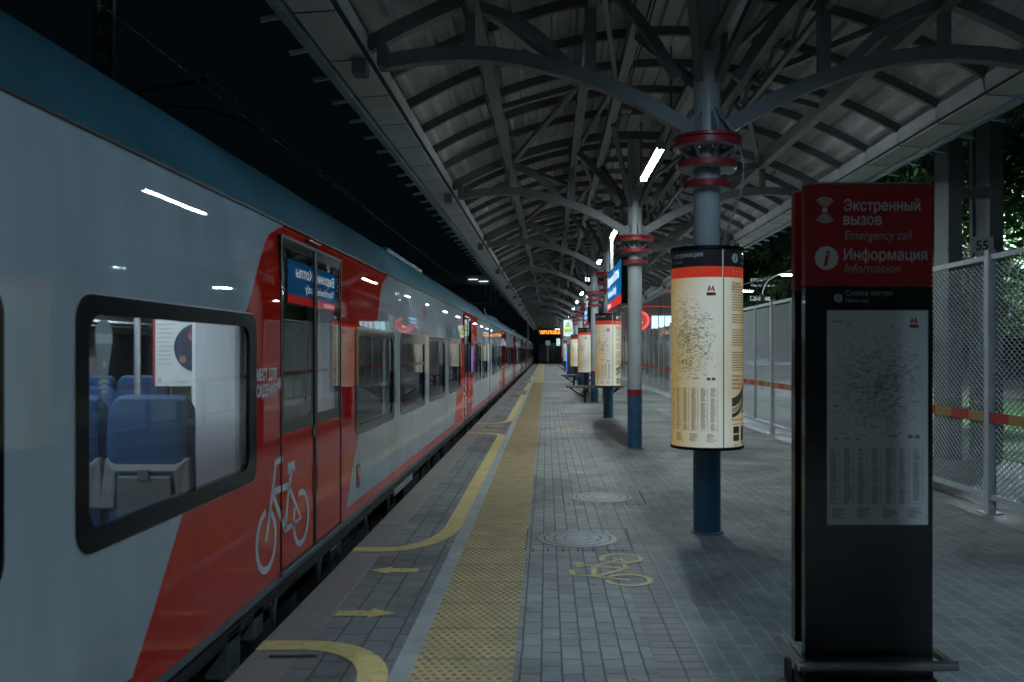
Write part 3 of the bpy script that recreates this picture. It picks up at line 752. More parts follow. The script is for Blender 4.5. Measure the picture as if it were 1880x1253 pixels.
win1 = [(.86, 2.64), (3.09, 4.96), (7.59, 9.50), (9.93, 11.92), (12.38, 14.28), (14.85, 16.86), (20.2, 22.2), (22.6, 24.5)]
win1 = sorted(win1)
car1 = build_car(.4, 25.45, [6.25, 18.45], win1, 'nearest train car with blue seats seen through its big window', True)
seat(car1, -2.225, -1.82, 4.45); seat(car1, -2.68, -2.27, 4.45)
seat(car1, -3.98, -3.54, 8.1); seat(car1, -4.46, -4.02, 8.1)
seat(car1, -3.78, -3.38, 9.3, 'seat_green', False)
seat(car1, -4.96, -4.52, 8.1); seat(car1, -3.2, -2.78, 5.6)
for k in range(0):
    yk = 8.0+.95*k
    seat(car1, -2.30, -1.86, yk, full=False); seat(car1, -2.79, -2.35, yk, full=False)
MB().tube([(-2.50, 5.33, .2), (-2.50, 5.33, 2.18)], .02, 12).build('grab_pole', 'chrome', car1, smooth=True)
MB().box(-2.415, -2.10, 5.35, 5.356, 1.385, 1.80).build('poster', 'paper', car1)
pm = lambda u, v: (u, 5.3485, v)
D().rect(-2.415, 1.385, -2.40, 1.80).build('poster_stripe', 'decal_red', car1, pm)
d = D(); random.seed(3)
for k, w in enumerate((.14, .10, .13, .11, .07, .12, .10, .11, .09, .10)): d.rect(-2.385, 1.76-.027*k, -2.385+w*.8, 1.768-.027*k)
d.rect(-2.385, 1.41, -2.36, 1.437).rect(-2.28, 1.405, -2.20, 1.412)
d.build('poster_print', 'decal_grey', car1, pm)
D().ring((-2.135, 1.62), 0, .15, pi*.5, pi*1.5, 24).rect(-2.135, 1.47, -2.10, 1.77).build('poster_photo', 'poster_navy', car1, lambda u, v: (u, 5.347, v))
D().ring((-2.17, 1.69), 0, .028, n=14).ring((-2.23, 1.55), 0, .022, n=12).build('poster_faces', 'poster_skin', car1, lambda u, v: (u, 5.346, v))
D().ring((-2.165, 1.715), 0, .026, n=14).build('poster_cap', 'decal_red', car1, lambda u, v: (u, 5.3452, v))
for x in (-4.66, -4.72, -4.78): MB().tube([(x, 1, 1.86), (x, 16, 1.86)], .012, 8).build('luggage_rail', 'chrome', car1, smooth=True)
MB().box(-5.08, -4.64, 1, 16, 1.90, 1.925).build('luggage_rack', 'int_white', car1)
MB().box(-3.62, -3.42, 11.2, 11.22, 1.70, 1.80).build('exit_sign', 'exit', car1)
for y in (9.715, 14.565, 19.75): MB().box(XT-.001, XT+.0008, y-.0025, y+.0025, .30, 1.945).build('panel_seam', 'seam', car1)
# sticker on the window: drop shape with waves
d = D(); c = (3.275, 1.655); pts = [(c[0]+.066*cos(a), c[1]+.066*sin(a)) for a in [pi*k/14-.15 for k in range(17)]]+[(c[0], 1.40)]
d.poly(pts).build('window_sticker', 'sticker', car1, lambda u, v: (XT-.0025, u, v))
d = D().rect(c[0]-.06, 1.628, c[0]+.06, 1.665)
for r in (.03, .05, .07): d.ring((c[0], 1.415), r, r+.008, pi*.33, pi*.67, 8)
d.build('sticker_waves', 'decal', car1, lambda u, v: (XT-.0015, u, v)); d = D()
d.ring((c[0], 1.55), .0, .013, n=12)
d.build('sticker_print', 'decal', car1, lambda u, v: (XT-.0015, u, v))
# lettering on the side
tm = lambda u, v: (XT+.0018, u, v)
d = D().text('МЕСТ ДЛЯ', 4.99, 1.428, .094, bold=.028, width=.365).text('СИДЕНИЯ', 4.99, 1.335, .094, bold=.028, width=.345)
d.text('-68', 5.35, 1.372, .092, bold=.028, width=.10)
d.build('side_lettering', 'decal', car1, tm)
d = D().text('pзд', 11.75, 2.08, .22, bold=.02, width=.42, shear=.1); d.build('emblem', 'decal_red', car1, tm)
D().text('ЭС 682', 12.05, .40, .16, bold=.02, width=.75).build('side_number', 'decal_grey', car1, tm)

win2 = [(26.6, 28.5), (29.0, 31.0), (31.0+.4, 32.4), (35.2, 37.1), (37.6, 39.5), (40.0, 41.9), (42.2, 43.6), (47.0, 48.8)]
car2 = build_car(25.75, 50.4, [33.7, 45.4], win2, 'second train car, just past the first dark gangway gap', False)
for k in range(3):
    c = dup(car2); c.location.y = car2.location.y+24.95*(k+1)
    c['label'] = ['third train car along the platform from the camera', 'fourth train car along the platform from the camera', 'last train car, far end of the train'][k]
ORGS = None
def gangway(car, y):
    MB().box(-4.85, -1.80, y, y+.30, .1, 2.85).build('gangway_bellows', 'rubber', car)
gangway(car1, 25.45)

# ================================================================ CANOPY
YC = [7.7+6.6*i for i in range(-3, 15)]
can = thing('platform_canopy', 'grey steel gull canopy on round columns over the platform', 'canopy', (1.38, 0, 0), rotz=-.005, own=True)
def zc(d): return 5.08-.093*d*d
Y0c, Y1c = -15.4, 103.5
# deck: trapezoidal sheet, ribs along the platform
pf = []
d = -3.28
while d < 3.28:
    for dx, h in ((0, 0), (.055, .0), (.075, -.05), (.125, -.05), (.145, 0)): pf.append((d+dx, zc(d+dx)+.26+h))
    d += .205
n = len(pf)
mb = MB(); mb.add([(x, Y0c, z) for x, z in pf]+[(x, Y1c, z) for x, z in pf], [(i+1, i, n+i, n+i+1) for i in range(n-1)])
mb.add([(x, Y0c, z+.06) for x, z in (pf[0], pf[n//4], pf[n//2], pf[3*n//4], pf[-1])]+[(x, Y1c, z+.06) for x, z in (pf[0], pf[n//4], pf[n//2], pf[3*n//4], pf[-1])], [(i, i+1, 6+i, 5+i) for i in range(4)])
mb.build('roof_deck', 'deck', can)
# rafters
y = Y0c+.3; k = 0
ry = []
for i in range(-4, 15):
    for q in range(1, 6): ry.append(7.7+6.6*i+1.1*q)
ds = [-2.98+2.98*k/9 for k in range(19)]
ds = [-3.0+6.0*k/18 for k in range(19)]
raft = None
for yy in ry:
    if yy < Y0c+.1 or yy > Y1c: continue
    if raft is None:
        raft = MB().path([(d, 0, zc(d)+.155) for d in ds], .06, .10).build('rafter', 'steel', can); r = raft
    else: r = raft.copy(); COL.objects.link(r)
    r.location.y = yy
# long beams
for d in (-2.05, -.97, -.49, .49, .97, 2.05):
    m = 'steel_light' if abs(d) == .49 else 'steel'
    MB().box(d-.06, d+.06, Y0c, Y1c, zc(d)-.115, zc(d)+.05).build('long_beam', m, can)
# trusses
arch = [(-2.84, 4.15), (-2.5, 4.205), (-2.18, 4.225), (-1.9, 4.215), (-1.6, 4.17), (-1.25, 4.08), (-.9, 3.955), (-.6, 3.82), (-.3, 3.645), (-.1, 3.53)]
def truss_parts():
    t = MB().path([(d, 0, zc(d)+.055) for d in ds], .10, .13).build('truss', 'steel', can)
    for s in (-1, 1):
        MB().path([(s*-d if s > 0 else d, 0, z) for d, z in arch], .115, .125).build('arched_chord', 'steel', t)
        MB().path([(s*2.09, 0, 4.25), (s*2.09, 0, zc(2.09))], .09, .09).build('truss_post', 'steel', t)
        MB().path([(s*1.03, 0, 4.06), (s*1.03, 0, zc(1.03))], .10, .10).build('truss_post', 'steel', t)
        MB().path([(s*(1.98-.8*u), 0, 4.63+.10*sin(pi*u)-.57*u) for u in [k/8 for k in range(9)]], .08, .09).build('curved_strut', 'steel', t)
        MB().path([(s*(.92-.66*u), 0, 4.86+.08*sin(pi*u)-.86*u) for u in [k/8 for k in range(9)]], .08, .09).build('curved_strut', 'steel', t)
        for q in (-1, 1): MB().path([(s*.08, q*.08, 3.98), (s*.46, q*1.5, 4.93)], .07, .07).build('raking_strut', 'steel', t)
        # gutter bracket
        MB().box(s*2.86-.04, s*2.86+.04, -.10, .10, 4.10, 4.30).box(s*3.06-.06, s*3.06+.06, -.10, .06, 4.03, 4.165).build('eave_bracket', 'steel', t)
    return t
t0 = truss_parts()
def column_parts():
    c = MB().lathe([(.118, 0), (.118, 5.05)], 28).build('column', 'column_grey', can, smooth=True)
    MB().lathe([(.1205, .0), (.1205, .865)], 28, cap=False).build('base_sleeve', 'column_blue', c, smooth=True)
    MB().lathe([(.1215, .866), (.1215, .975)], 28, cap=False).build('colour_band', 'flange_red', c, smooth=True)
    MB().lathe([(.145, 0.0), (.145, .012), (.125, .016)], 28).build('foot_plate', 'steel', c)
    for z, r, h in ((3.385, .295, .06), (3.205, .255, .06), (3.03, .205, .06)):
        MB().lathe([(.118, z-.012), (r-.02, z-.012), (r, z), (r, z+.0), (r-.01, z)], 40, cap=False).lathe([(.118, z+h), (r, z+h-.002)], 40, cap=False).build('flange', 'steel_light', c, smooth=False)
        MB().lathe([(r, z), (r+.004, z+.004), (r+.004, z+h-.004), (r, z+h)], 40, cap=False).build('flange_rim', 'flange_red', c, smooth=True)
    MB().lathe([(.297, 3.452), (.300, 3.456), (.300, 3.478), (.297, 3.482), (.12, 3.484)], 40, cap=False).build('flange_rim', 'flange_red', c)
    bm_ = MB()
    for k in range(12):
        a = 2*pi*k/12+.05; bm_.lathe([(.014, 3.350), (.014, 3.373)], 6, (.215*cos(a), .215*sin(a)))
    bm_.build('flange_bolts', 'chrome', c)
    for k in range(8):
        a = 2*pi*k/8+.2; ca, sa = cos(a), sin(a)
        for (r0, z0), (r1, z1) in (((.12, 3.485), (.12, 3.70)), ((.12, 3.265), (.12, 3.375))):
            tri = [(.117, z0), (.25 if z0 < 3.4 else .27, z0 if z0 > 3.4 else z1), (.117, z1)] if z0 > 3.4 else [(.117, z0), (.16, z0), (.26, z1), (.117, z1)]
            b = MB(); n_ = len(tri); w = .006
            b.v = [(r*ca-w*sa, r*sa+w*ca, z) for r, z in tri]+[(r*ca+w*sa, r*sa-w*ca, z) for r, z in tri]
            b.f = [tuple(range(n_)), tuple(range(2*n_-1, n_-1, -1))]+[(i, n_+i, n_+(i+1) % n_, (i+1) % n_) for i in range(n_)]
            b.build('gusset', 'steel_light', c)
    return c
c0 = column_parts()
for i, yy in enumerate(YC):
    t = t0 if i == 0 else dup(t0, can); t.location.y = yy
    c = c0 if i == 0 else dup(c0, can); c.location.y = yy
# roof-plane bracing
br0 = None
for yy in YC[:-1]:
    if br0 is None:
        mb = MB()
        for s in (-1, 1):
            mb.path([(s*2.0, .1, zc(2.0)-.02), (s*1.03, 3.3, zc(1.03)-.02), (s*2.0, 6.5, zc(2.0)-.02)], .07, .07)
            mb.path([(s*2.0, 3.3, zc(2.0)-.03), (s*1.03, 3.3, zc(1.03)-.03)], .07, .07)
            mb.path([(s*.92, .1, zc(1)-.06), (s*.55, 3.3, zc(.5)-.06), (s*.92, 6.5, zc(1)-.06)], .05, .05)
        br0 = mb.build('bracing', 'steel', can); b = br0
    else: b = br0.copy(); COL.objects.link(b)
    b.location.y = yy
# lattice web hanging under the d=1 beam
w0 = None
for yy in YC[:-1]:
    if w0 is None:
        mb = MB()
        for s in (-1, 1):
            for q in range(1, 6):
                mb.path([(s*1.03, 1.1*q-.5, zc(1.03)-.1), (s*1.03, 1.1*q+.0, zc(1.03)-.36)], .035, .035, up=(1, 0, 0)).path([(s*1.03, 1.1*q, zc(1.03)-.36), (s*1.03, 1.1*q+.5, zc(1.03)-.1)], .035, .035, up=(1, 0, 0))
            mb.box(s*1.03-.03, s*1.03+.03, .1, 6.5, zc(1.03)-.40, zc(1.03)-.35)
        w0 = mb.build('lattice_web', 'steel', can); b = w0
    else: b = w0.copy(); COL.objects.link(b)
    b.location.y = yy
# eaves: soffit panels, gutter, hooks
sp0 = {}
for s in (-1, 1):
    y = Y0c; first = None; hk = None
    while y < Y1c:
        if first is None:
            P = [(s*2.985, 4.375), (s*2.995, 4.25), (s*3.02, 4.185), (s*3.33, 4.165), (s*3.34, 4.19)]
            mb = MB(); n = len(P); mb.add([(x, .014, z) for x, z in P]+[(x, 1.086, z) for x, z in P], [(i, i+1, n+i+1, n+i) if s < 0 else (i+1, i, n+i, n+i+1) for i in range(n-1)])
            first = mb.build('soffit_panel', 'soffit', can); b = first
        else: b = first.copy(); COL.objects.link(b)
        b.location.y = y
        y += 1.1
    MB().box(min(s*2.97, s*3.36), max(s*2.97, s*3.36), Y0c, Y1c, 4.195, 4.20).build('eave_lining', 'seam', can)
    y = Y0c
    g0 = None
    while y < Y1c:
        if g0 is None:
            x0, x1 = sorted((s*3.365, s*3.44)); g0 = MB().box(x0, x1, .012, 2.188, 4.13, 4.235).build('gutter', 'gutter', can); b = g0
        else: b = g0.copy(); COL.objects.link(b)
        b.location.y = y; y += 2.2
    y = -1.5; nh = 0
    while y < Y1c and nh < 99:
        if hk is None:
            hk = MB().path([(s*3.42, 0, 4.125), (s*3.57, 0, 4.10)], .035, .03).build('gutter_hook', 'gutter', can); b = hk
        else: b = hk.copy(); COL.objects.link(b)
        b.location.y = y; y += .733 if nh % 3 else .733; nh += 1
MB().box(-.035, .035, Y0c, Y1c, 4.216, 4.275).build('lamp_rail', 'steel', can)
for yy in YC[:-1]:
    for q in (2.3, 5.6):
        MB().box(-.012, .012, yy+q-.012, yy+q+.012, 4.275, 5.10).build('rail_hanger', 'steel', can)
# flexible cable beside the first visible column
yb = 7.7; cpts = [(.05, yb-.12, 3.72), (.14, yb-.16, 3.58), (.24, yb-.16, 3.40), (.285, yb-.16, 3.22), (.27, yb-.16, 3.0), (.20, yb-.15, 2.78), (.145, yb-.12, 2.62), (.125, yb-.10, 2.5), (.125, yb-.10, 2.40)]
def spline(P, n=6):
    out = []
    for i in range(len(P)-1):
        p0, p1, p2, p3 = P[max(0, i-1)], P[i], P[i+1], P[min(len(P)-1, i+2)]
        for k in range(n):
            t = k/n
            out.append(tuple(.5*((2*b)+(-a+c)*t+(2*a-5*b+4*c-e)*t*t+(-a+3*b-3*c+e)*t**3) for a, b, c, e in zip(p0, p1, p2, p3)))
    return out+[P[-1]]
MB().tube(spline(cpts), .0085, 8).build('cable', 'steel_light', can, smooth=True)

for d, z in ((-.42, zc(.42)-.10), (-.385, zc(.4)-.11), (.575, zc(.57)-.10), (1.06, zc(1.06)-.13), (-2.12, zc(2.12)-.12)):
    MB().tube([(d, Y0c, z)]+[(d+.012*sin(q*2.1), Y0c+q*1.1+.5, z-.018*(q % 2)) for q in range(107)], .011, 6).build('cable', 'seam' if d < .5 else 'steel_light', can)
# tube lamps
lp = None
for i in range(-4, 15):
    yy = 7.7+6.6*i+3.2-(.3 if i == -1 else 0); x = cx(yy+1)
    nm = 'lit tube lamp under the canopy ridge, %s in the row from the camera' % (ORD[i] if i >= 0 else ('above the frame' if i == -1 else 'behind the camera'))
    if i == -1: nm = 'lit tube lamp just above the top edge over the nearest column'
    if i < -1: nm = 'lit tube lamp of the ridge row, %s one behind the camera' % ORD[-2-i].replace('nearest', 'first')
    if i == 0: nm = 'long lit tube lamp seen left of the nearest column flanges'
    if lp is None:
        lp = thing('tube_lamp', nm, 'lamp', (x, yy, 4.2), 'tube lamps under the canopy ridge')
        MB().box(x-.045, x+.045, yy, yy+2.0, 4.165, 4.214).box(x-.05, x+.05, yy-.014, yy-.001, 4.118, 4.2145).box(x-.05, x+.05, yy+2.001, yy+2.014, 4.112, 4.2145).box(x-.058, x-.0455, yy-.014, yy+2.014, 4.146, 4.213).box(x+.0455, x+.058, yy-.014, yy+2.014, 4.146, 4.213).build('lamp_housing', 'steel_light', lp)
        MB().box(x-.036, x+.036, yy+.02, yy+1.98, 4.135, 4.164).build('tube', 'tube_cool', lp)
        t = lp
    else:
        t = dup(lp); t.location = (x, yy, 4.2); t['label'] = nm
        if i == -1:
            for ch in t.children:
                if ch.name.startswith('tube'): ch.data = ch.data.copy(); ch.data.materials[0] = M['tube_near']
        if i >= 0:
            for ch in t.children:
                if ch.name.startswith('tube'):
                    ch.data = ch.data if i else ch.data.copy()
                    if i == 0: ch.data.materials[0] = M['tube']; warm = ch.data
                    else: ch.data = warm

# ================================================================ POSTER CYLINDERS
def map_print(w, h, seed, simple=False):
    """network map plus index columns drawn in a w x h rectangle from (0,0) bottom left"""
    R = random.Random(seed); dk = D(); rd = D()
    cxm, cym = w*.52, h*.665
    if not simple:
        dk.ring((cxm, cym), w*.165, w*.169, n=40)
        dk.ring((cxm, cym-.01*h), w*.33, w*.333, 0, 2*pi, n=50)
        for k in range(11):
            a = 2*pi*k/11+R.uniform(-.2, .2); p = [(cxm+w*.05*cos(a+2.6), cym+w*.05*sin(a+2.6))]
            for q in range(4):
                l = w*(.12+.115*q); aa = a+R.uniform(-.12, .12)
                p.append((min(w*.96, max(w*.04, cxm+l*cos(aa))), cym+l*sin(aa)*1.05))
            (rd if k % 4 == 0 else dk).stroke(p, w*.0036)
        for k in range(620):
            u = R.gauss(cxm, w*.22); v = R.gauss(cym, h*.135)
            if .03*w < u < .9*w and h*.40 < v < h*.95:
                l = R.uniform(.012, .045)*w; dk.rect(u, v, u+l, v+h*.0028)
    else:
        for k in range(60):
            u = R.gauss(cxm, w*.22); v = R.gauss(cym, h*.12)
            if .03*w < u < .85*w and h*.42 < v < h*.95: dk.rect(u, v, u+.08*w, v+h*.008)
    rows = 46 if not simple else 14
    for c in range(7):
        u0 = w*(.03+.137*c)
        for k in range(rows):
            if R.random() < .06: continue
            v = h*(.355-.27*k/rows)
            l = w*R.uniform(.045, .08)
            dk.rect(u0, v, u0+l, v+h*.0026*(1 if not simple else 3)); dk.rect(u0+w*.09, v, u0+w*.10, v+h*.003*(1 if not simple else 3))
    for c in range(4):
        for k in range(7): dk.rect(w*(.05+.25*c), h*(.068-.0075*k), w*(.05+.25*c+R.uniform(.06, .15)), h*(.0712-.0075*k))
    for q in (.80, .87): dk.rect(w*q, h*.405, w*(q+.05), h*.422)
    for u, v, l in ((.06, .40, .05), (.16, .401, .07), (.28, .40, .06), (.60, .415, .10), (.05, .965, .1), (.2, .955, .05)): dk.rect(w*u, h*v, w*(u+l), h*(v+.005))
    return dk, rd

def logo_m(d, u, v, s):
    """red letter M over a pill"""
    for q in (-1, 1): d.poly([(u+q*.5*s, v), (u+q*.30*s, v+.75*s), (u+q*.22*s, v+.75*s), (u, v+.22*s), (u, v), (u+q*.17*s, v+.36*s), (u+q*.25*s, v+.0*s)][::q])
    d.rect(u-.62*s, v-.62*s, u+.62*s, v-.18*s)

def cylinder(yc, label, simple):
    x = cx(yc); t = thing('poster_cylinder', label, 'information display', (x, yc, .76), 'lit poster cylinders around the columns')
    R = .312; z0, z1 = .775, 2.47
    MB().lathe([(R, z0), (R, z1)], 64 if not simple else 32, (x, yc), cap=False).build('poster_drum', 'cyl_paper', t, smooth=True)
    MB().lathe([(.12, z0-.022), (R+.008, z0-.022), (R+.010, z0), (R, z0+.004)], 64, (x, yc), cap=False).build('bottom_rim', 'rubber', t, smooth=False)
    MB().lathe([(R, z1-.004), (R+.010, z1), (R+.008, z1+.03), (.12, z1+.034)], 64, (x, yc), cap=False).build('top_rim', 'rubber', t)
    def fn(off):
        # u = arc length from the seam, growing to the viewer's right; seam 16 degrees right of the front
        def f(u, v):
            a = -pi/2+radians(16)+u/R; r = R+off; return (x+r*cos(a), yc+r*sin(a), v)
        return f
    lw = R*radians(118)
    for u0 in (-lw-.004, .004, lw+.004):
        D().rect(u0, 2.32, u0+lw-.006, z1-.003, .03).build('header', 'cyl_head', t, fn(.0012))
        D().rect(u0, 2.228, u0+lw-.006, 2.3195, .03).build('red_band', 'cyl_red', t, fn(.0012))
    for u in (0, lw, -lw):
        D().rect(u-.006, z0+.005, u+.004, z1-.004).build('seam_bar', 'steel_light', t, fn(.004))
    f2 = fn(.0026)
    # front map panel
    dk, rd = map_print(lw*.93, 1.36, 5, simple); o = -lw+.02
    sh = lambda u, v: f2(u+o, v+.80)
    if not simple:
        logo_m(rd, lw*.80, 1.31, .062)
    else: logo_m(rd, lw*.80, 1.31, .062)
    dk.build('map_print', 'cyl_print', t, sh); rd.build('map_lines', 'cyl_redprint', t, sh)
    d = D().text('Информация', -lw+.11, 2.405, .058, bold=.015).text('Information', -lw+.11, 2.355, .036)
    d.ring((-lw+.065, 2.395), .0, .034, n=20)
    d.ring((.125, 2.395), 0, .040, n=24).text('Информация', .20, 2.40, .05, bold=.01).text('Information', .20, 2.352, .034)
    for k, u in enumerate((.105, .15)): d.ring((u, 2.283), 0, .012, n=12)
    d.text('рзд', .185, 2.275, .025, bold=.02)
    for k in range(2): d.rect(.095+.045*k, 2.252, .12+.045*k, 2.257)
    d.build('header_lettering', 'white', t, f2)
    D().text('i', .125, 2.368, .075, 'CENTER', shear=.2, bold=.02).build('header_symbol', 'cyl_head', t, fn(.0034))
    # notice panel
    Rn = random.Random(11); dk = D(); rd = D(); gr = D(); pc = D()
    for k in range(32):
        v = 2.10-.0215*k
        if k in (8, 13, 14, 22, 23): continue
        (rd if k in (17,) else dk).rect(.085, v, .085+Rn.uniform(.20, .30) if k % 6 == 5 else .38, v+.0065, .03)
    for k, s in enumerate(('Помните', 'безопасность', 'Московского метро')): rd.text(s, .085, 2.175-.026*k-.006, .032, bold=.02)
    for k, s in enumerate(('Чтобы ваша', 'комфортная', 'платформа', 'поездка')): rd.text(s, .085, 1.375-.033*k, .034, bold=.02)
    rd.text('Если Вы увидели', .085, 1.005, .028, bold=.02)
    # escalator picture: curved grey bands
    def band(off, w):
        return [(.085+.30*t_, 1.02+off+.24*t_**1.8) for t_ in [k/10 for k in range(11)]], w
    for off, w, tgt in ((.03, .035, gr), (.065, .012, pc), (.085, .01, gr), (.12, .03, pc), (.155, .05, pc)):
        P, w = band(off, w); tgt.stroke(P, w)
    rd.poly([(.235, 1.07), (.26, 1.045), (.285, 1.075), (.275, 1.10), (.26, 1.085), (.245, 1.10)])
    gr.rect(.085, .972, .38, .976, .03).rect(.10, .895, .185, .955, .03).rect(.10, .83, .185, .885, .03).rect(.215, .83, .30, .955, .03)
    gr.rect(.11, .79, .17, .794).rect(.11, .80, .15, .803)
    rd.rect(.225, .795, .25, .835)
    dk.build('notice_print', 'cyl_grey', t, f2); rd.build('notice_red_print', 'cyl_redprint', t, f2)
    gr.build('notice_blocks', 'cyl_grey', t, f2); pc.build('notice_picture', 'cyl_pic', t, f2)
    return t
for k, i in enumerate((0, 2, 4, 6, 10)):
    y = 7.7+6.6*i
    if y > 80: continue
    cylinder(y, ['big lit poster cylinder with metro map around the nearest column', 'lit poster cylinder beyond the bare column and the blue sign',
                 'third lit poster cylinder, just left of the second one', 'fourth lit poster cylinder, under the yellow warning sign', 'farthest small lit poster cylinder down the platform'][k], k > 0)

# ================================================================ TOTEM
yT = 4.0; x0, x1 = 1.188, 1.775
tot = thing('information_totem', 'tall dark information totem with red header in the foreground', 'information totem', (1.48, 4.13, 0))
def slab(ya, yb):
    MB().box(x0, x1, ya, yb, .20, 1.896).build('lower_panel', 'totem_dark', tot, bevel=.004)
    h = MB().box(x0, x1, ya, yb, 1.898, 2.366).build('header', 'totem_red', tot, bevel=.004)
    MB().box(x0+.002, x1-.002, ya+.002, yb-.002, 2.367, 2.376).build('top_trim', 'chrome', tot)
    return h
slab(yT, yT+.06)
b = MB().box(x0+.01, x1-.01, yT+.20, yT+.26, .20, 1.896); b.build('rear_panel', 'totem_dark', tot)
MB().box(x0+.01, x1-.01, yT+.20, yT+.26, 1.898, 2.366).build('rear_header', 'totem_red', tot)
MB().box(x0+.012, x1-.012, yT+.202, yT+.258, 2.367, 2.376).build('top_trim', 'chrome', tot)
MB().box(x0+.06, x1-.06, yT+.062, yT+.198, .0, 2.30).build('core', 'rubber', tot)
MB().box(x0, x1, yT, yT+.06, .10, .197).build('plinth_panel', 'totem_dark', tot)
MB().box(x0-.02, x1+.01, yT-.02, yT+.28, 0.0, .098).build('plinth', 'underframe', tot)
mb = MB()
bar = [(x0-.035, yT+.30, .185), (x0-.035, yT-.085, .185), (x1+.05, yT-.085, .185), (x1+.05, yT+.30, .185)]
rl = MB().tube([bar[0], bar[1]], .022, 12).tube([(x0-.057, yT-.085, .185), (x1+.072, yT-.085, .185)], .0225, 14).tube([bar[2], bar[3]], .022, 12).build('bumper_rail', 'chrome', tot, smooth=True)
for x in (x0-.0, x1-.0):
    MB().box(x-.02, x+.015, yT+.1, yT+.14, .0, .17).build('rail_post', 'chrome', tot)
fm = lambda off: (lambda u, v: (x0+u, yT-off, v))
d = D().text('Экстренный', .176, 2.245, .070, bold=.012, width=.352).text('вызов', .176, 2.180, .070, bold=.012, width=.175)
d.build('call_lettering', 'totem_white', tot, fm(.0015))
d = D().text('Информация', .178, 2.018, .072, bold=.012, width=.382)
d.build('information_lettering', 'totem_white', tot, fm(.0015))
d = D(); 0 and d.text('Информация', .178, 2.018, .072, bold=.012, width=.382)
ic = (.090, 2.247)
for a0, a1 in ((pi*.27, pi*.73), (pi*1.27, pi*1.73)):
    for r in (.020, .031, .042, .053): d.ring(ic, r, r+.0062, a0, a1, 14)
d.ring(ic, 0, .0125, n=18)
d.build('call_symbol', 'totem_white', tot, fm(.0015)); d = D()
d.ring((.098, 2.027), 0, .054, n=36)
d.build('information_disc', 'totem_white', tot, fm(.0015))
d = D().text('Emergency call', .180, 2.112, .060, shear=.22, width=.313)
d.build('call_subtitle', 'totem_grey', tot, fm(.0015))
D().text('Information', .180, 1.960, .060, shear=.22, width=.255).build('information_subtitle', 'totem_grey', tot, fm(.0015))
D().text('i', .098, 1.992, .105, 'CENTER', shear=.2, bold=.03).build('header_symbol', 'totem_red', tot, fm(.0025))
d = D().text('Схема метро', .185, 1.855, .034).text('Metro map', .185, 1.825, .024).ring((.152, 1.843), 0, .020, n=20)
d.build('map_title', 'totem_grey', tot, fm(.0015))
D().text('i', .152, 1.831, .036, 'CENTER', bold=.03).build('map_symbol', 'totem_dark', tot, fm(.0025))
mx0, mx1, mz0, mz1 = .100, .563, .803, 1.787
D().rect(mx0, mz0, mx1, mz1).build('map_sheet', 'totem_paper', tot, fm(.0012))
dk, rd = map_print(mx1-mx0, mz1-mz0-.03, 9)
logo_m(rd, (mx1-mx0)*.86, (mz1-mz0)*.93, .034)
sh = lambda u, v: (x0+mx0+u, yT-.0024, mz0+.01+v)
dk.build('map_print', 'totem_print', tot, sh); rd.build('map_red_print', 'decal_red', tot, sh)

# ================================================================ SIGNS, BOARDS, BENCHES
def station_sign(ya, yb, z0, z1, label, text=True, s=1):
    x = cx(ya)-.03; t = thing('station_sign', label, 'sign', (x, ya, z0), 'blue hanging station name signs')
    MB().box(x-.07, x+.07, ya, yb, z0, z1).build('sign_case', 'sign_black', t, bevel=.01)
    zr = z0+(z1-z0)*.22
    for sd in (-1, 1):
        X = x+sd*.072; m1 = lambda u, v, X=X: (X, u, v)
        D().rect(ya+.03, zr, yb-.03, z1-.02).build('blue_field', 'screen_blue', t, m1)
        D().rect(ya+.03, z0+.02, yb-.03, zr-.002).build('red_field', 'screen_red', t, m1)
        L = yb-ya; m2 = (lambda u, v, X=X: (X+.0015*sd, yb-u, v)) if sd < 0 else (lambda u, v, X=X: (X+.0015*sd, ya+u, v))
        d = D()
        if text:
            d.text('Верхние Котлы', .20, z0+(z1-z0)*.63, .28*s, bold=.01, width=L-.75).text('Verkhnie Kotly', .22, z0+(z1-z0)*.33, .23*s, width=L*.62)
            d.text('Крымская', .42, z0+(z1-z0)*.075, .13*s)
            q = z0+(z1-z0)*.115; d.stroke([(.24, q), (.36, q)], .025).stroke([(.30, q+.05), (.24, q), (.30, q-.05)], .025)
        else:
            d.rect(.2, z0+(z1-z0)*.6, L-.5, z0+(z1-z0)*.75).rect(.2, z0+(z1-z0)*.36, L-.9, z0+(z1-z0)*.45)
        d.build('lettering', 'screen_white', t, m2)
    for y in (ya+.35, yb-.35): MB().box(x-.03, x+.03, y-.03, y+.03, z1, 4.21).build('hanger', 'steel_light', t)
station_sign(15.75, 19.4, 2.46, 3.30, 'large blue station name sign hanging beside the bare column')
station_sign(30.0, 32.6, 2.58, 3.12, 'smaller blue station sign hanging farther down behind the column row', True, .7)

t = thing('direction_sign', 'small black hanging sign with white symbols under the canopy', 'sign', (cx(28.8), 28.8, 3.2))
x = cx(28.8)-.02
MB().box(x-.28, x-.0, 28.8, 28.9, 3.55, 4.1).build('sign_case', 'sign_black', t)
D().poly([(x-.20, 3.62), (x-.20, 3.80), (x-.08, 3.71)]).rect(x-.22, 3.9, x-.18, 4.05).rect(x-.14, 3.9, x-.07, 4.03).build('symbols', 'screen_white', t, lambda u, v: (u, 28.797, v))
MB().box(x-.02, x+.02, 28.82, 28.88, 4.1, 4.2).build('hanger', 'steel', t)

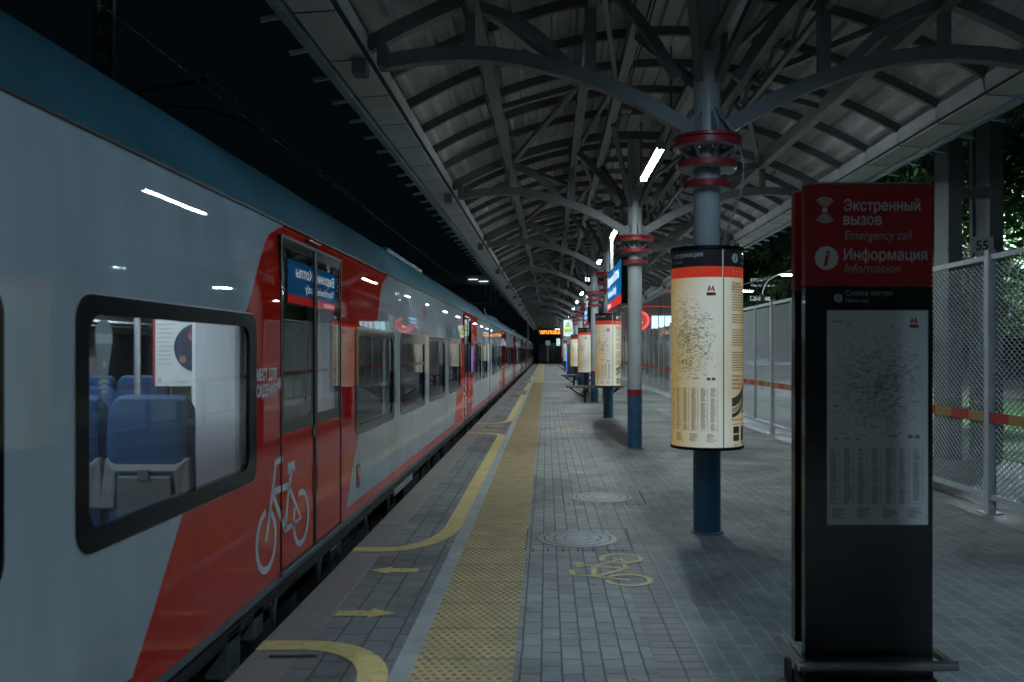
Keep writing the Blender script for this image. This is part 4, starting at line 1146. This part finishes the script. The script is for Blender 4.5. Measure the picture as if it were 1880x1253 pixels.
# warning sign
t = thing('warning_sign', 'white and lime lit warning sign with black triangle', 'sign', (1.2, 48, 2.45))
xa, xb = .955, 1.44
o = rrect(xa, 2.43, xb, 3.32, .08); n = len(o)
b = MB(); b.v = [(u, 48, v) for u, v in o]+[(u, 48.1, v) for u, v in o]; b.f = [tuple(range(n)), tuple(range(2*n-1, n-1, -1))]+[(k, n+k, n+(k+1) % n, (k+1) % n) for k in range(n)]
b.build('lightbox', 'sign_white', t)
sm = lambda off: (lambda u, v: (u, 48-off, v))
D().poly([(xa+.1, 2.92), (xb-.1, 2.92), ((xa+xb)/2, 3.24)]).rect(xa+.02, 2.62, xb-.02, 2.86).build('lime_field', 'sign_green', t, sm(.002))
d = D().stroke([(xa+.1, 2.93), (xb-.1, 2.93), ((xa+xb)/2, 3.24), (xa+.1, 2.93)], .028)
d.poly([(1.19, 3.10), (1.22, 3.10), (1.20, 3.05), (1.235, 3.05), (1.185, 2.97), (1.195, 3.03), (1.165, 3.03)])
for k in range(3): d.rect(xa+.06, 2.66+.06*k, xb-.08, 2.675+.06*k)
for k in range(2): d.rect(xa+.06, 2.49+.05*k, xb-.1, 2.505+.05*k)
d.build('sign_print', 'sign_black', t, sm(.004))
MB().box(1.18, 1.22, 48.03, 48.07, 3.32, 4.3).build('hanger', 'steel', t)

# led board
t = thing('led_board', 'black departure board with orange led text hanging over the platform', 'display board', (.2, 60, 2.7))
MB().box(-.58, 1.05, 60, 60.2, 2.70, 3.24).build('board_case', 'led_board', t, bevel=.02)
d = D(); R = random.Random(4)
for row, v in enumerate((2.92, 2.79)):
    u = -.48
    while u < .92:
        w = R.choice((.04, .05, .06))
        if R.random() > (.16 if row == 0 else .1): d.rect(u, v, u+w, v+.018).rect(u, v, u+.016, v+.085).rect(u+w-.012, v+R.choice((0, .03)), u+w, v+.085).rect(u, v+.068, u+w*R.choice((.6, 1)), v+.085)
        u += w+.018
d.build('led_text', 'led', t, lambda u, v: (u, 59.997, v))
D().rect(.60, 3.08, .94, 3.14).build('clock_text', 'screen_white', t, lambda u, v: (u, 59.997, v))
for x in (-.3, .75): MB().box(x-.02, x+.02, 60.08, 60.12, 3.24, 4.7).build('hanger', 'steel', t)

t = thing('pictogram_sign', 'small lit white pictogram sign far down the platform', 'sign', (1.3, 95, 2.2))
MB().box(1.12, 1.50, 95, 95.1, 2.2, 2.95).build('lightbox', 'sign_white', t)
D().ring((1.31, 2.68), .08, .12, n=20).rect(1.2, 2.3, 1.42, 2.36).build('sign_print', 'decal_red', t, lambda u, v: (u, 94.997, v))
MB().box(1.29, 1.33, 95.03, 95.07, 2.95, 4.5).build('hanger', 'steel', t)

# benches around columns
def bench(y, label):
    x = cx(y); t = thing('bench', label, 'bench', (x, y, 0), 'benches around the columns')
    for k in range(6):
        yy = y-.33-.115*(k % 3) if k < 3 else y+.33+.115*(k % 3)
        MB().box(x-.9, x+.9, yy-.05, yy+.05, .46, .50).build('slat', 'wood', t, bevel=.006)
    for s in (-1, 1):
        MB().box(x+s*.30-.035, x+s*.30+.035, y-.62, y+.62, .40, .458).box(x+s*.30-.03, x+s*.30+.03, y-.30, y-.24, 0, .40).box(x+s*.30-.03, x+s*.30+.03, y+.24, y+.30, 0, .40).build('support', 'bench_iron', t)
        for q in (-.27, .27): MB().path([(x+s*.78, y+q, .445), (x+s*.32, y+q, .14)], .045, .045).build('brace', 'bench_iron', t)
    return t
bench(27.5, 'nearer dark slatted bench around a column behind the second poster cylinder')
bench(40.7, 'second dark slatted bench, smaller, farther down the platform')
bench(67.1, 'farthest tiny bench near the end of the platform')

t = thing('vending_machine', 'tall vending machine with blue lit front facing the train', 'vending machine', (1.7, 53.4, 0))
MB().box(1.25, 1.95, 52.6, 54.2, .02, 2.05).build('cabinet', 'box_grey', t, bevel=.02)
D().rect(52.7, .35, 54.1, 1.95).build('lit_front', 'kiosk_blue', t, lambda u, v: (1.247, u, v))
for k in range(5): MB().box(1.235, 1.246, 52.7, 54.1, .55+.28*k, .57+.28*k).build('shelf', 'sign_black', t)

# cctv cameras on the canopy
for k, (y, xo) in enumerate(((11.2, -.46), (17.9, -.46))):
    t = thing('security_camera', ['small white security camera under the roof beam, above the lit tube', 'small white security camera farther along the same roof beam'][k], 'camera', (cx(y)+xo, y, 4.75), 'security cameras under the canopy')
    x = cx(y)+xo
    MB().tube([(x, y, 4.95), (x, y, 4.80), (x+.06, y-.02, 4.74)], .012, 8).build('arm', 'steel_light', t)
    MB().box(x-.02, x+.12, y-.12, y+.05, 4.66, 4.74).build('camera_body', 'steel_light', t, bevel=.02)

# ================================================================ FENCE
XFN = 4.38
fen = thing('mesh_fence', 'pale expanded mesh fence with red and ochre band on the right', 'fence', (XFN, 4, 0))
def mesh_panel_data():
    mb = MB(); W_, z0, z1 = 1.27, .20, 2.48; cw, chh = .092, .058; nx = int(W_/cw); nz = int((z1-z0)/(chh/2))
    w = .0074
    for j in range(nz):
        for i in range(nx):
            o = (cw/2 if j % 2 else 0); y = i*cw+o; z = z0+j*chh/2
            A = (y, z); B = (y+cw/2, z+chh/2)
            Cc = (y+cw, z)
            if y+cw > W_+.01: continue
            for p, q in ((A, B), (B, Cc)):
                # strand twisted out of plane, wider at the knuckle
                mb.add([(-.007, p[0], p[1]), (.007, p[0], p[1]), (.007, q[0], q[1]), (-.007, q[0], q[1])], [(0, 1, 2, 3)])
                mb.add([(-.0008, p[0], p[1]-w), (.0008, p[0], p[1]+w), (.0008, q[0], q[1]+w), (-.0008, q[0], q[1]-w)], [(0, 1, 2, 3)])
    return mb
post = None; pan = None
for k in range(-1, 10):
    y = 8.6+2.76*k
    if y > 31.5 or y < 5: continue
    p = MB().box(XFN-.04, XFN+.04, y-.04, y+.04, 0.0, 2.60).box(XFN-.09, XFN+.09, y-.09, y+.09, 0, .012).build('post', 'fence_frame', fen)
    if k == 9 or y+2.76 > 32: continue
    for h in (0, 1):
        ya = y+.05+1.36*h; yb = ya+1.33
        fr = MB().box(XFN-.02, XFN+.02, ya, ya+.035, .14, 2.55).box(XFN-.02, XFN+.02, yb-.035, yb, .14, 2.55).box(XFN-.02, XFN+.02, ya+.035, yb-.035, .14, .195).box(XFN-.02, XFN+.02, ya+.035, yb-.035, 2.50, 2.55)
        fr = fr.build('panel_frame', 'fence_frame', fen)
        if pan is None:
            pan = mesh_panel_data().build('mesh_panel', 'mesh', fen, org=(0, 0, 0)); m_ = pan
        else: m_ = pan.copy(); COL.objects.link(m_)
        m_.location = (0, ya+.03-4, 0)
yy = 5.9; kk = 0
while yy < 30.6:
    MB().box(XFN-.028, XFN-.024, yy, yy+.383, .90, 1.00).build('band', 'tape_red' if kk % 2 == 0 else 'tape_ochre', fen); yy += .385; kk += 1
fen2 = thing('panel_fence', 'grey glazed panel fence continuing the mesh fence down the platform', 'fence', (XFN, 31, 0))
y = 30.75; k = 0
while y < 122:
    st = 1.55 if y < 70 else 3.1
    MB().box(XFN-.03, XFN+.03, y-.03, y+.03, 0, 2.55).build('post', 'fence_frame', fen2)
    MB().box(XFN-.012, XFN+.012, y+.04, y+st-.04, .12, 2.5).build('panel', 'fence_solid', fen2)
    MB().box(XFN-.018, XFN-.013, y+.04, y+st-.04, .90, 1.0).build('band', 'tape_red', fen2)
    y += st
# end of the platform
t = thing('platform_end_gate', 'pale gate panels closing the far end of the platform', 'gate', (.6, 121, 0))
for x in (-1.0, .0, 1.0, 1.95): MB().box(x-.05, x+.05, 121, 121.1, 0, 2.75).build('post', 'steel_light', t)
MB().box(-1, 1.95, 121.03, 121.07, .12, 2.7).build('panel', 'fence_solid', t)
t = thing('post_sign', 'small sign on a thin post before the far gate', 'sign', (.15, 105, 0))
MB().tube([(.15, 105, 0), (.15, 105, 2.7)], .045, 8).build('post', 'steel_light', t)
MB().box(-.1, .45, 104.93, 104.96, 2.3, 2.85).build('plate', 'decal_grey', t)

# ================================================================ RIGHT SIDE: path, lawn, street, trees, mast
def land(name, x0, x1, y0, y1, z, m):
    b = MB(); b.box(x0, x1, y0, y1, -1.15, z); return tag(b.build(name, m), kind='structure')
land('footpath', 4.63, 6.9, -6, 200, -.03, 'path')
land('lawn', 6.905, 15, -6, 30, -.015, 'grass')
land('plaza', 6.905, 60, 30.01, 200, -.03, 'path')
land('street', 15.01, 60, -6, 30, -.05, 'asphalt')

mast = thing('catenary_mast', 'grey lattice mast behind the mesh fence carrying plate 55', 'mast', (6.3, 13, 0))
for xa in (5.93, 6.54):
    MB().box(xa, xa+.20, 12.85, 12.875, -.02, 8.5).box(xa, xa+.03, 12.876, 13.3, -.02, 8.5).build('channel', 'pole_dark', mast)
for z in (.6, 1.7, 2.75, 3.85, 4.95, 6.05, 7.1):
    MB().box(6.131, 6.539, 12.86, 12.872, z, z+.17).build('batten', 'pole_dark', mast)
for xa in (5.965, 6.505): MB().box(xa, xa+.03, 13.3, 13.4, -.02, 8.5).build('rear_channel', 'pole_dark', mast)
MB().box(6.24, 6.58, 12.82, 12.835, 3.05, 3.28).build('number_plate', 'plate', mast)
D().text('55', 6.41, 3.085, .20, 'CENTER', bold=.01).build('plate_number', 'sign_black', mast, lambda u, v: (u, 12.8185, v))
MB().tube([(5.9, 12.84, 3.10), (6.8, 12.84, 3.13)], .008, 6).build('plate_strap', 'steel_light', mast)

def tree(x, y, h, r, n, label, m='leaf', z0=.0, low=.28):
    t = thing('tree', label, 'tree', (x, y, 0), 'trees behind the fence'); R = random.Random(int(x*31+y*7))
    mb = MB().tube([(x, y, z0-.05), (x+.05, y, h*.3), (x-.05, y+.1, h*.62), (x, y, h*.85)], [.17, .13, .08, .03], 9)
    limbs = []
    for k in range(9):
        a = 2*pi*k/9+R.uniform(-.3, .3); zb = h*R.uniform(.25, .6); l = r*R.uniform(.55, .95)
        e = (x+l*cos(a), y+l*sin(a), zb+l*R.uniform(.3, .9)); limbs.append(e)
        mb.tube([(x, y, zb), ((x+e[0])/2, (y+e[1])/2, (zb+e[2])/2+.1), e], [.06, .04, .015], 6)
    mb.build('trunk', 'bark', t, smooth=True)
    cl = [(e[0], e[1], e[2], R.uniform(.5, .9)*r*.5) for e in limbs]
    for k in range(12): 
        a = R.uniform(0, 2*pi); q = r*sqrt(R.random())*.8; cl.append((x+q*cos(a), y+q*sin(a), h*R.uniform(low, .98), r*R.uniform(.25, .45)))
    b = MB()
    from mathutils import Vector as V
    for k in range(n):
        c = R.choice(cl); u = V((R.gauss(0, 1), R.gauss(0, 1), R.gauss(0, .8))); u.normalize(); u *= c[3]*R.random()**.4
        p = V(c[:3])+u; a = V((R.gauss(0, 1), R.gauss(0, 1), R.gauss(0, 1))).normalized(); bb = a.orthogonal().normalized()
        s = R.uniform(.045, .085)
        b.add([p-a*s*1.5, p+bb*s*.7, p+a*s*1.5, p-bb*s*.7], [(0, 1, 2, 3)])
    b.build('crown', m, t)
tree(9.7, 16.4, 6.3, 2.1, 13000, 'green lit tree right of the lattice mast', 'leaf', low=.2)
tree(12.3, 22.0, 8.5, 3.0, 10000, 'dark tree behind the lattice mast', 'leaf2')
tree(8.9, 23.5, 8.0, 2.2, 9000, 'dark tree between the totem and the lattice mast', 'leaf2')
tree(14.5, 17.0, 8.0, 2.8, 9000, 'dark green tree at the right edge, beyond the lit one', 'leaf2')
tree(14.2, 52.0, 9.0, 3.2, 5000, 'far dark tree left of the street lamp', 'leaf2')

def street_lamp(x, y, h, label):
    t = thing('street_lamp', label, 'street lamp', (x, y, 0), 'street lamps beyond the fence')
    MB().tube([(x, y, -.03), (x, y, h-.9)]+[(x+.9*(1-cos(a)), y, h-.9+.9*sin(a)) for a in [k*pi/2/8 for k in range(1, 9)]], .05, 8).build('pole', 'bench_iron', t, smooth=True)
    MB().box(x+.8, x+1.65, y-.16, y+.16, h-.04, h+.08).build('lamp_head', 'box_grey', t, bevel=.03)
    MB().box(x+.86, x+1.6, y-.13, y+.13, h-.075, h-.042).build('lamp_glass', 'street', t)
street_lamp(9.2, 37.2, 4.9, 'lit street lamp with curved arm left of the totem')
street_lamp(9.4, 46.5, 4.85, 'lit street lamp just right of the nearest poster cylinder')
street_lamp(9.3, 18.6, 5.0, 'lit street lamp outside the right edge beside the trees')
street_lamp(9.1, 27.9, 4.9, 'lit street lamp hidden behind the dark totem')

# low barrier rails in the street
for k in range(4):
    y = 38+5.2*k; x = 10.6-.2*k
    t = thing('barrier_rail', ['nearest', 'second', 'third', 'farthest'][k]+' pale street barrier rail seen through the mesh fence', 'barrier', (x, y, 0), 'street barrier rails')
    MB().tube([(x-1.8, y, 1.0), (x+2.6, y+1, 1.0)], .05, 8).tube([(x-1.8, y, .55), (x+2.6, y+1, .55)], .03, 8).build('rail', 'pole_dark', t)
    for q in range(4): MB().tube([(x-1.8+1.45*q, y+.33*q, -.03), (x-1.8+1.45*q, y+.33*q, 1.0)], .035, 8).build('post', 'pole_dark', t)

pav = thing('metro_pavilion', 'grey metro pavilion with red trim and bright shop windows', 'building', (14, 62, 0))
MB().box(5.2, 13.6, 62, 74, -.03, 5.9).build('wall', 'facade', pav)
MB().box(5.0, 13.8, 61.6, 74.2, 5.9, 6.5).build('roof', 'building', pav)
MB().box(5.0, 13.8, 61.55, 61.6, 5.75, 5.92).build('red_trim', 'neon_dim', pav)
MB().box(5.0, 13.8, 61.95, 61.99, 4.75, 4.80).build('red_trim', 'neon_dim', pav)
for k in range(4): MB().box(5.8+2.3*k, 5.84+2.3*k, 61.97, 61.995, 0, 5.7).build('panel_joint', 'seam', pav)
for a, e in ((7.5, 8.9), (9.0, 9.9)):
    w = MB().box(a, e, 61.95, 61.99, 2.35, 4.1).build('shop_window', 'shop', pav)
    for q in (.33, .66): MB().box(a+(e-a)*q-.03, a+(e-a)*q+.03, 61.92, 61.95, 2.35, 4.1).build('mullion', 'sign_black', w)
    MB().box(a, e, 61.92, 61.95, 3.15, 3.2).build('mullion', 'sign_black', w)
MB().box(11.0, 12.4, 61.95, 61.99, 2.6, 3.5).build('shop_window', 'neon_dim', pav)
rs = MB(); rs.lathe([(.0, 0), (.62, 0), (.62, .12), (0, .12)], 32)
sgn = thing('round_sign', 'round red neon sign partly hidden behind the bare column', 'sign', (6.55, 61.0, 3.75))
D().ring((6.55, 3.75), .0, .52, n=32).build('disc', 'neon_dim', sgn, lambda u, v: (u, 60.98, v))
D().ring((6.55, 3.75), .52, .66, n=32).build('neon_ring', 'neon_red', sgn, lambda u, v: (u, 60.96, v))
d = D().poly([(6.35, 3.55), (6.75, 3.55), (6.55, 3.95)]); d.build('symbol', 'led', sgn, lambda u, v: (u, 60.95, v))
MB().box(6.5, 6.6, 61.0, 61.94, 3.7, 3.8).build('bracket', 'building', sgn)
for k in range(2):
    x = 8.6+1.9*k
    t = thing('hoop_frame', ['left dark arched hoop frame before the shop windows', 'right dark arched hoop frame before the shop windows'][k], 'frame', (x, 55, 0), 'dark hoops before the pavilion')
    MB().tube([(x-1.2, 55, -.03), (x-1.2, 55, 2.3)]+[(x-1.2*cos(a), 55, 2.3+1.1*sin(a)) for a in [pi*q/12 for q in range(13)]]+[(x+1.2, 55, -.03)], .06, 8).build('hoop', 'sign_black', t)

bld = thing('dark_building', 'dark building with small lit signs above the mesh fence', 'building', (24, 95, 0))
MB().box(17.5, 36, 95, 110, -.03, 12.5).build('wall', 'building', bld)
MB().box(17.3, 36.2, 94.8, 110.2, 12.5, 12.9).build('roof', 'far_concrete', bld)
for a, e, z0, z1 in ((22.3, 24.0, 9.2, 9.5), (22.3, 24.9, 8.65, 8.85), (22.2, 23.6, 7.1, 7.6), (23.8, 24.4, 7.1, 7.5), (21.2, 22.2, 5.5, 5.7)):
    MB().box(a, e, 94.9, 94.97, z0, z1).build('lit_sign', 'screen_dim', bld)
t = thing('overhead_cable', 'dark sagging cable crossing above the mesh fence', 'cable', (11, 40, 5))
MB().tube(spline([(4.8, 52, 4.6), (8.5, 47, 4.75), (11.5, 42, 5.4), (14.5, 38, 6.5)]), .035, 6).build('strand', 'steel_light', t)

# ================================================================ LEFT SIDE: mast, wires, overpass
ml = thing('catenary_mast', 'dark perforated mast rising behind the train roof', 'mast', (-5.55, 10.9, -1.1))
for x in (-5.63, -5.44): MB().box(x-.035, x+.035, 10.86, 10.94, -1.1, 9.5).build('channel', 'pole_dark', ml)
for k in range(26): MB().box(-5.595, -5.475, 10.88, 10.92, 1.2+.32*k, 1.36+.32*k).build('batten', 'pole_dark', ml)
MB().tube([(-5.55, 10.88, 4.6), (-5.0, 10.88, 4.86), (-4.25, 10.88, 4.98)], .028, 8).build('cantilever_arm', 'steel', ml)
MB().tube([(-4.80, 10.88, 4.92), (-4.78, 10.88, 4.66), (-4.2, 10.88, 4.63), (-3.55, 10.88, 4.36)], .018, 8).build('registration_arm', 'steel', ml)
MB().lathe([(.03, 4.9), (.07, 4.93), (.03, 4.96), (.07, 4.99), (.03, 5.02)], 12, (-4.25, 10.88)).build('insulator', 'flange_red', ml)
t = thing('contact_wire', 'thin overhead wires above the train', 'wire', (-3.5, 10, 4.4))
MB().tube([(-3.55, -4, 4.36), (-3.55, 10.88, 4.36), (-3.3, 60, 4.36), (-3.3, 160, 4.36)], .005, 6).build('wire', 'pole_dark', t)
MB().tube(spline([(-4.25, 10.88, 5.05), (-3.9, 35, 4.7), (-3.6, 60, 5.3), (-3.5, 100, 4.7), (-3.5, 150, 5.3)]), .005, 6).build('carrier_wire', 'pole_dark', t)
ov = thing('overpass', 'dark concrete overpass crossing behind the train with small lamps', 'bridge', (-7, 66, -1.1))
MB().box(-26, -1.9, 66, 72, 6.6, 7.35).build('deck', 'far_concrete', ov)
for x in (-9.5, -22): MB().box(x, x+.8, 67, 71, -1.1, 6.6).build('pier', 'far_concrete', ov)
for x, z in ((-5.9, 7.0), (-5.1, 6.85), (-2.35, 7.05)): MB().box(x, x+.7, 65.9, 65.99, z, z+.05).build('lamp_strip', 'tube_dim', ov)
for x in (-4.6, -4.25, -3.9, -3.55): MB().box(x, x+.06, 65.7, 65.8, 4.6, 6.6).build('hanging_pole', 'steel_light', ov)
fb = thing('lattice_gantry', 'dark lattice gantry beam across the tracks far behind the train', 'gantry', (-5, 84, -1.1))
mb = MB().path([(-12, 84, 6.2), (-1.75, 84, 6.2)], .08, .08).path([(-12, 84, 5.6), (-1.75, 84, 5.6)], .08, .08)
for k in range(10): mb.path([(-12+k, 84, 5.6), (-11.5+k, 84, 6.2), (-11+k, 84, 5.6)], .05, .05)
mb.build('beam', 'pole_dark', fb)
for x in (-12, -1.75): MB().box(x-.1, x+.1, 83.9, 84.1, -1.1, 6.25).build('leg', 'pole_dark', fb)
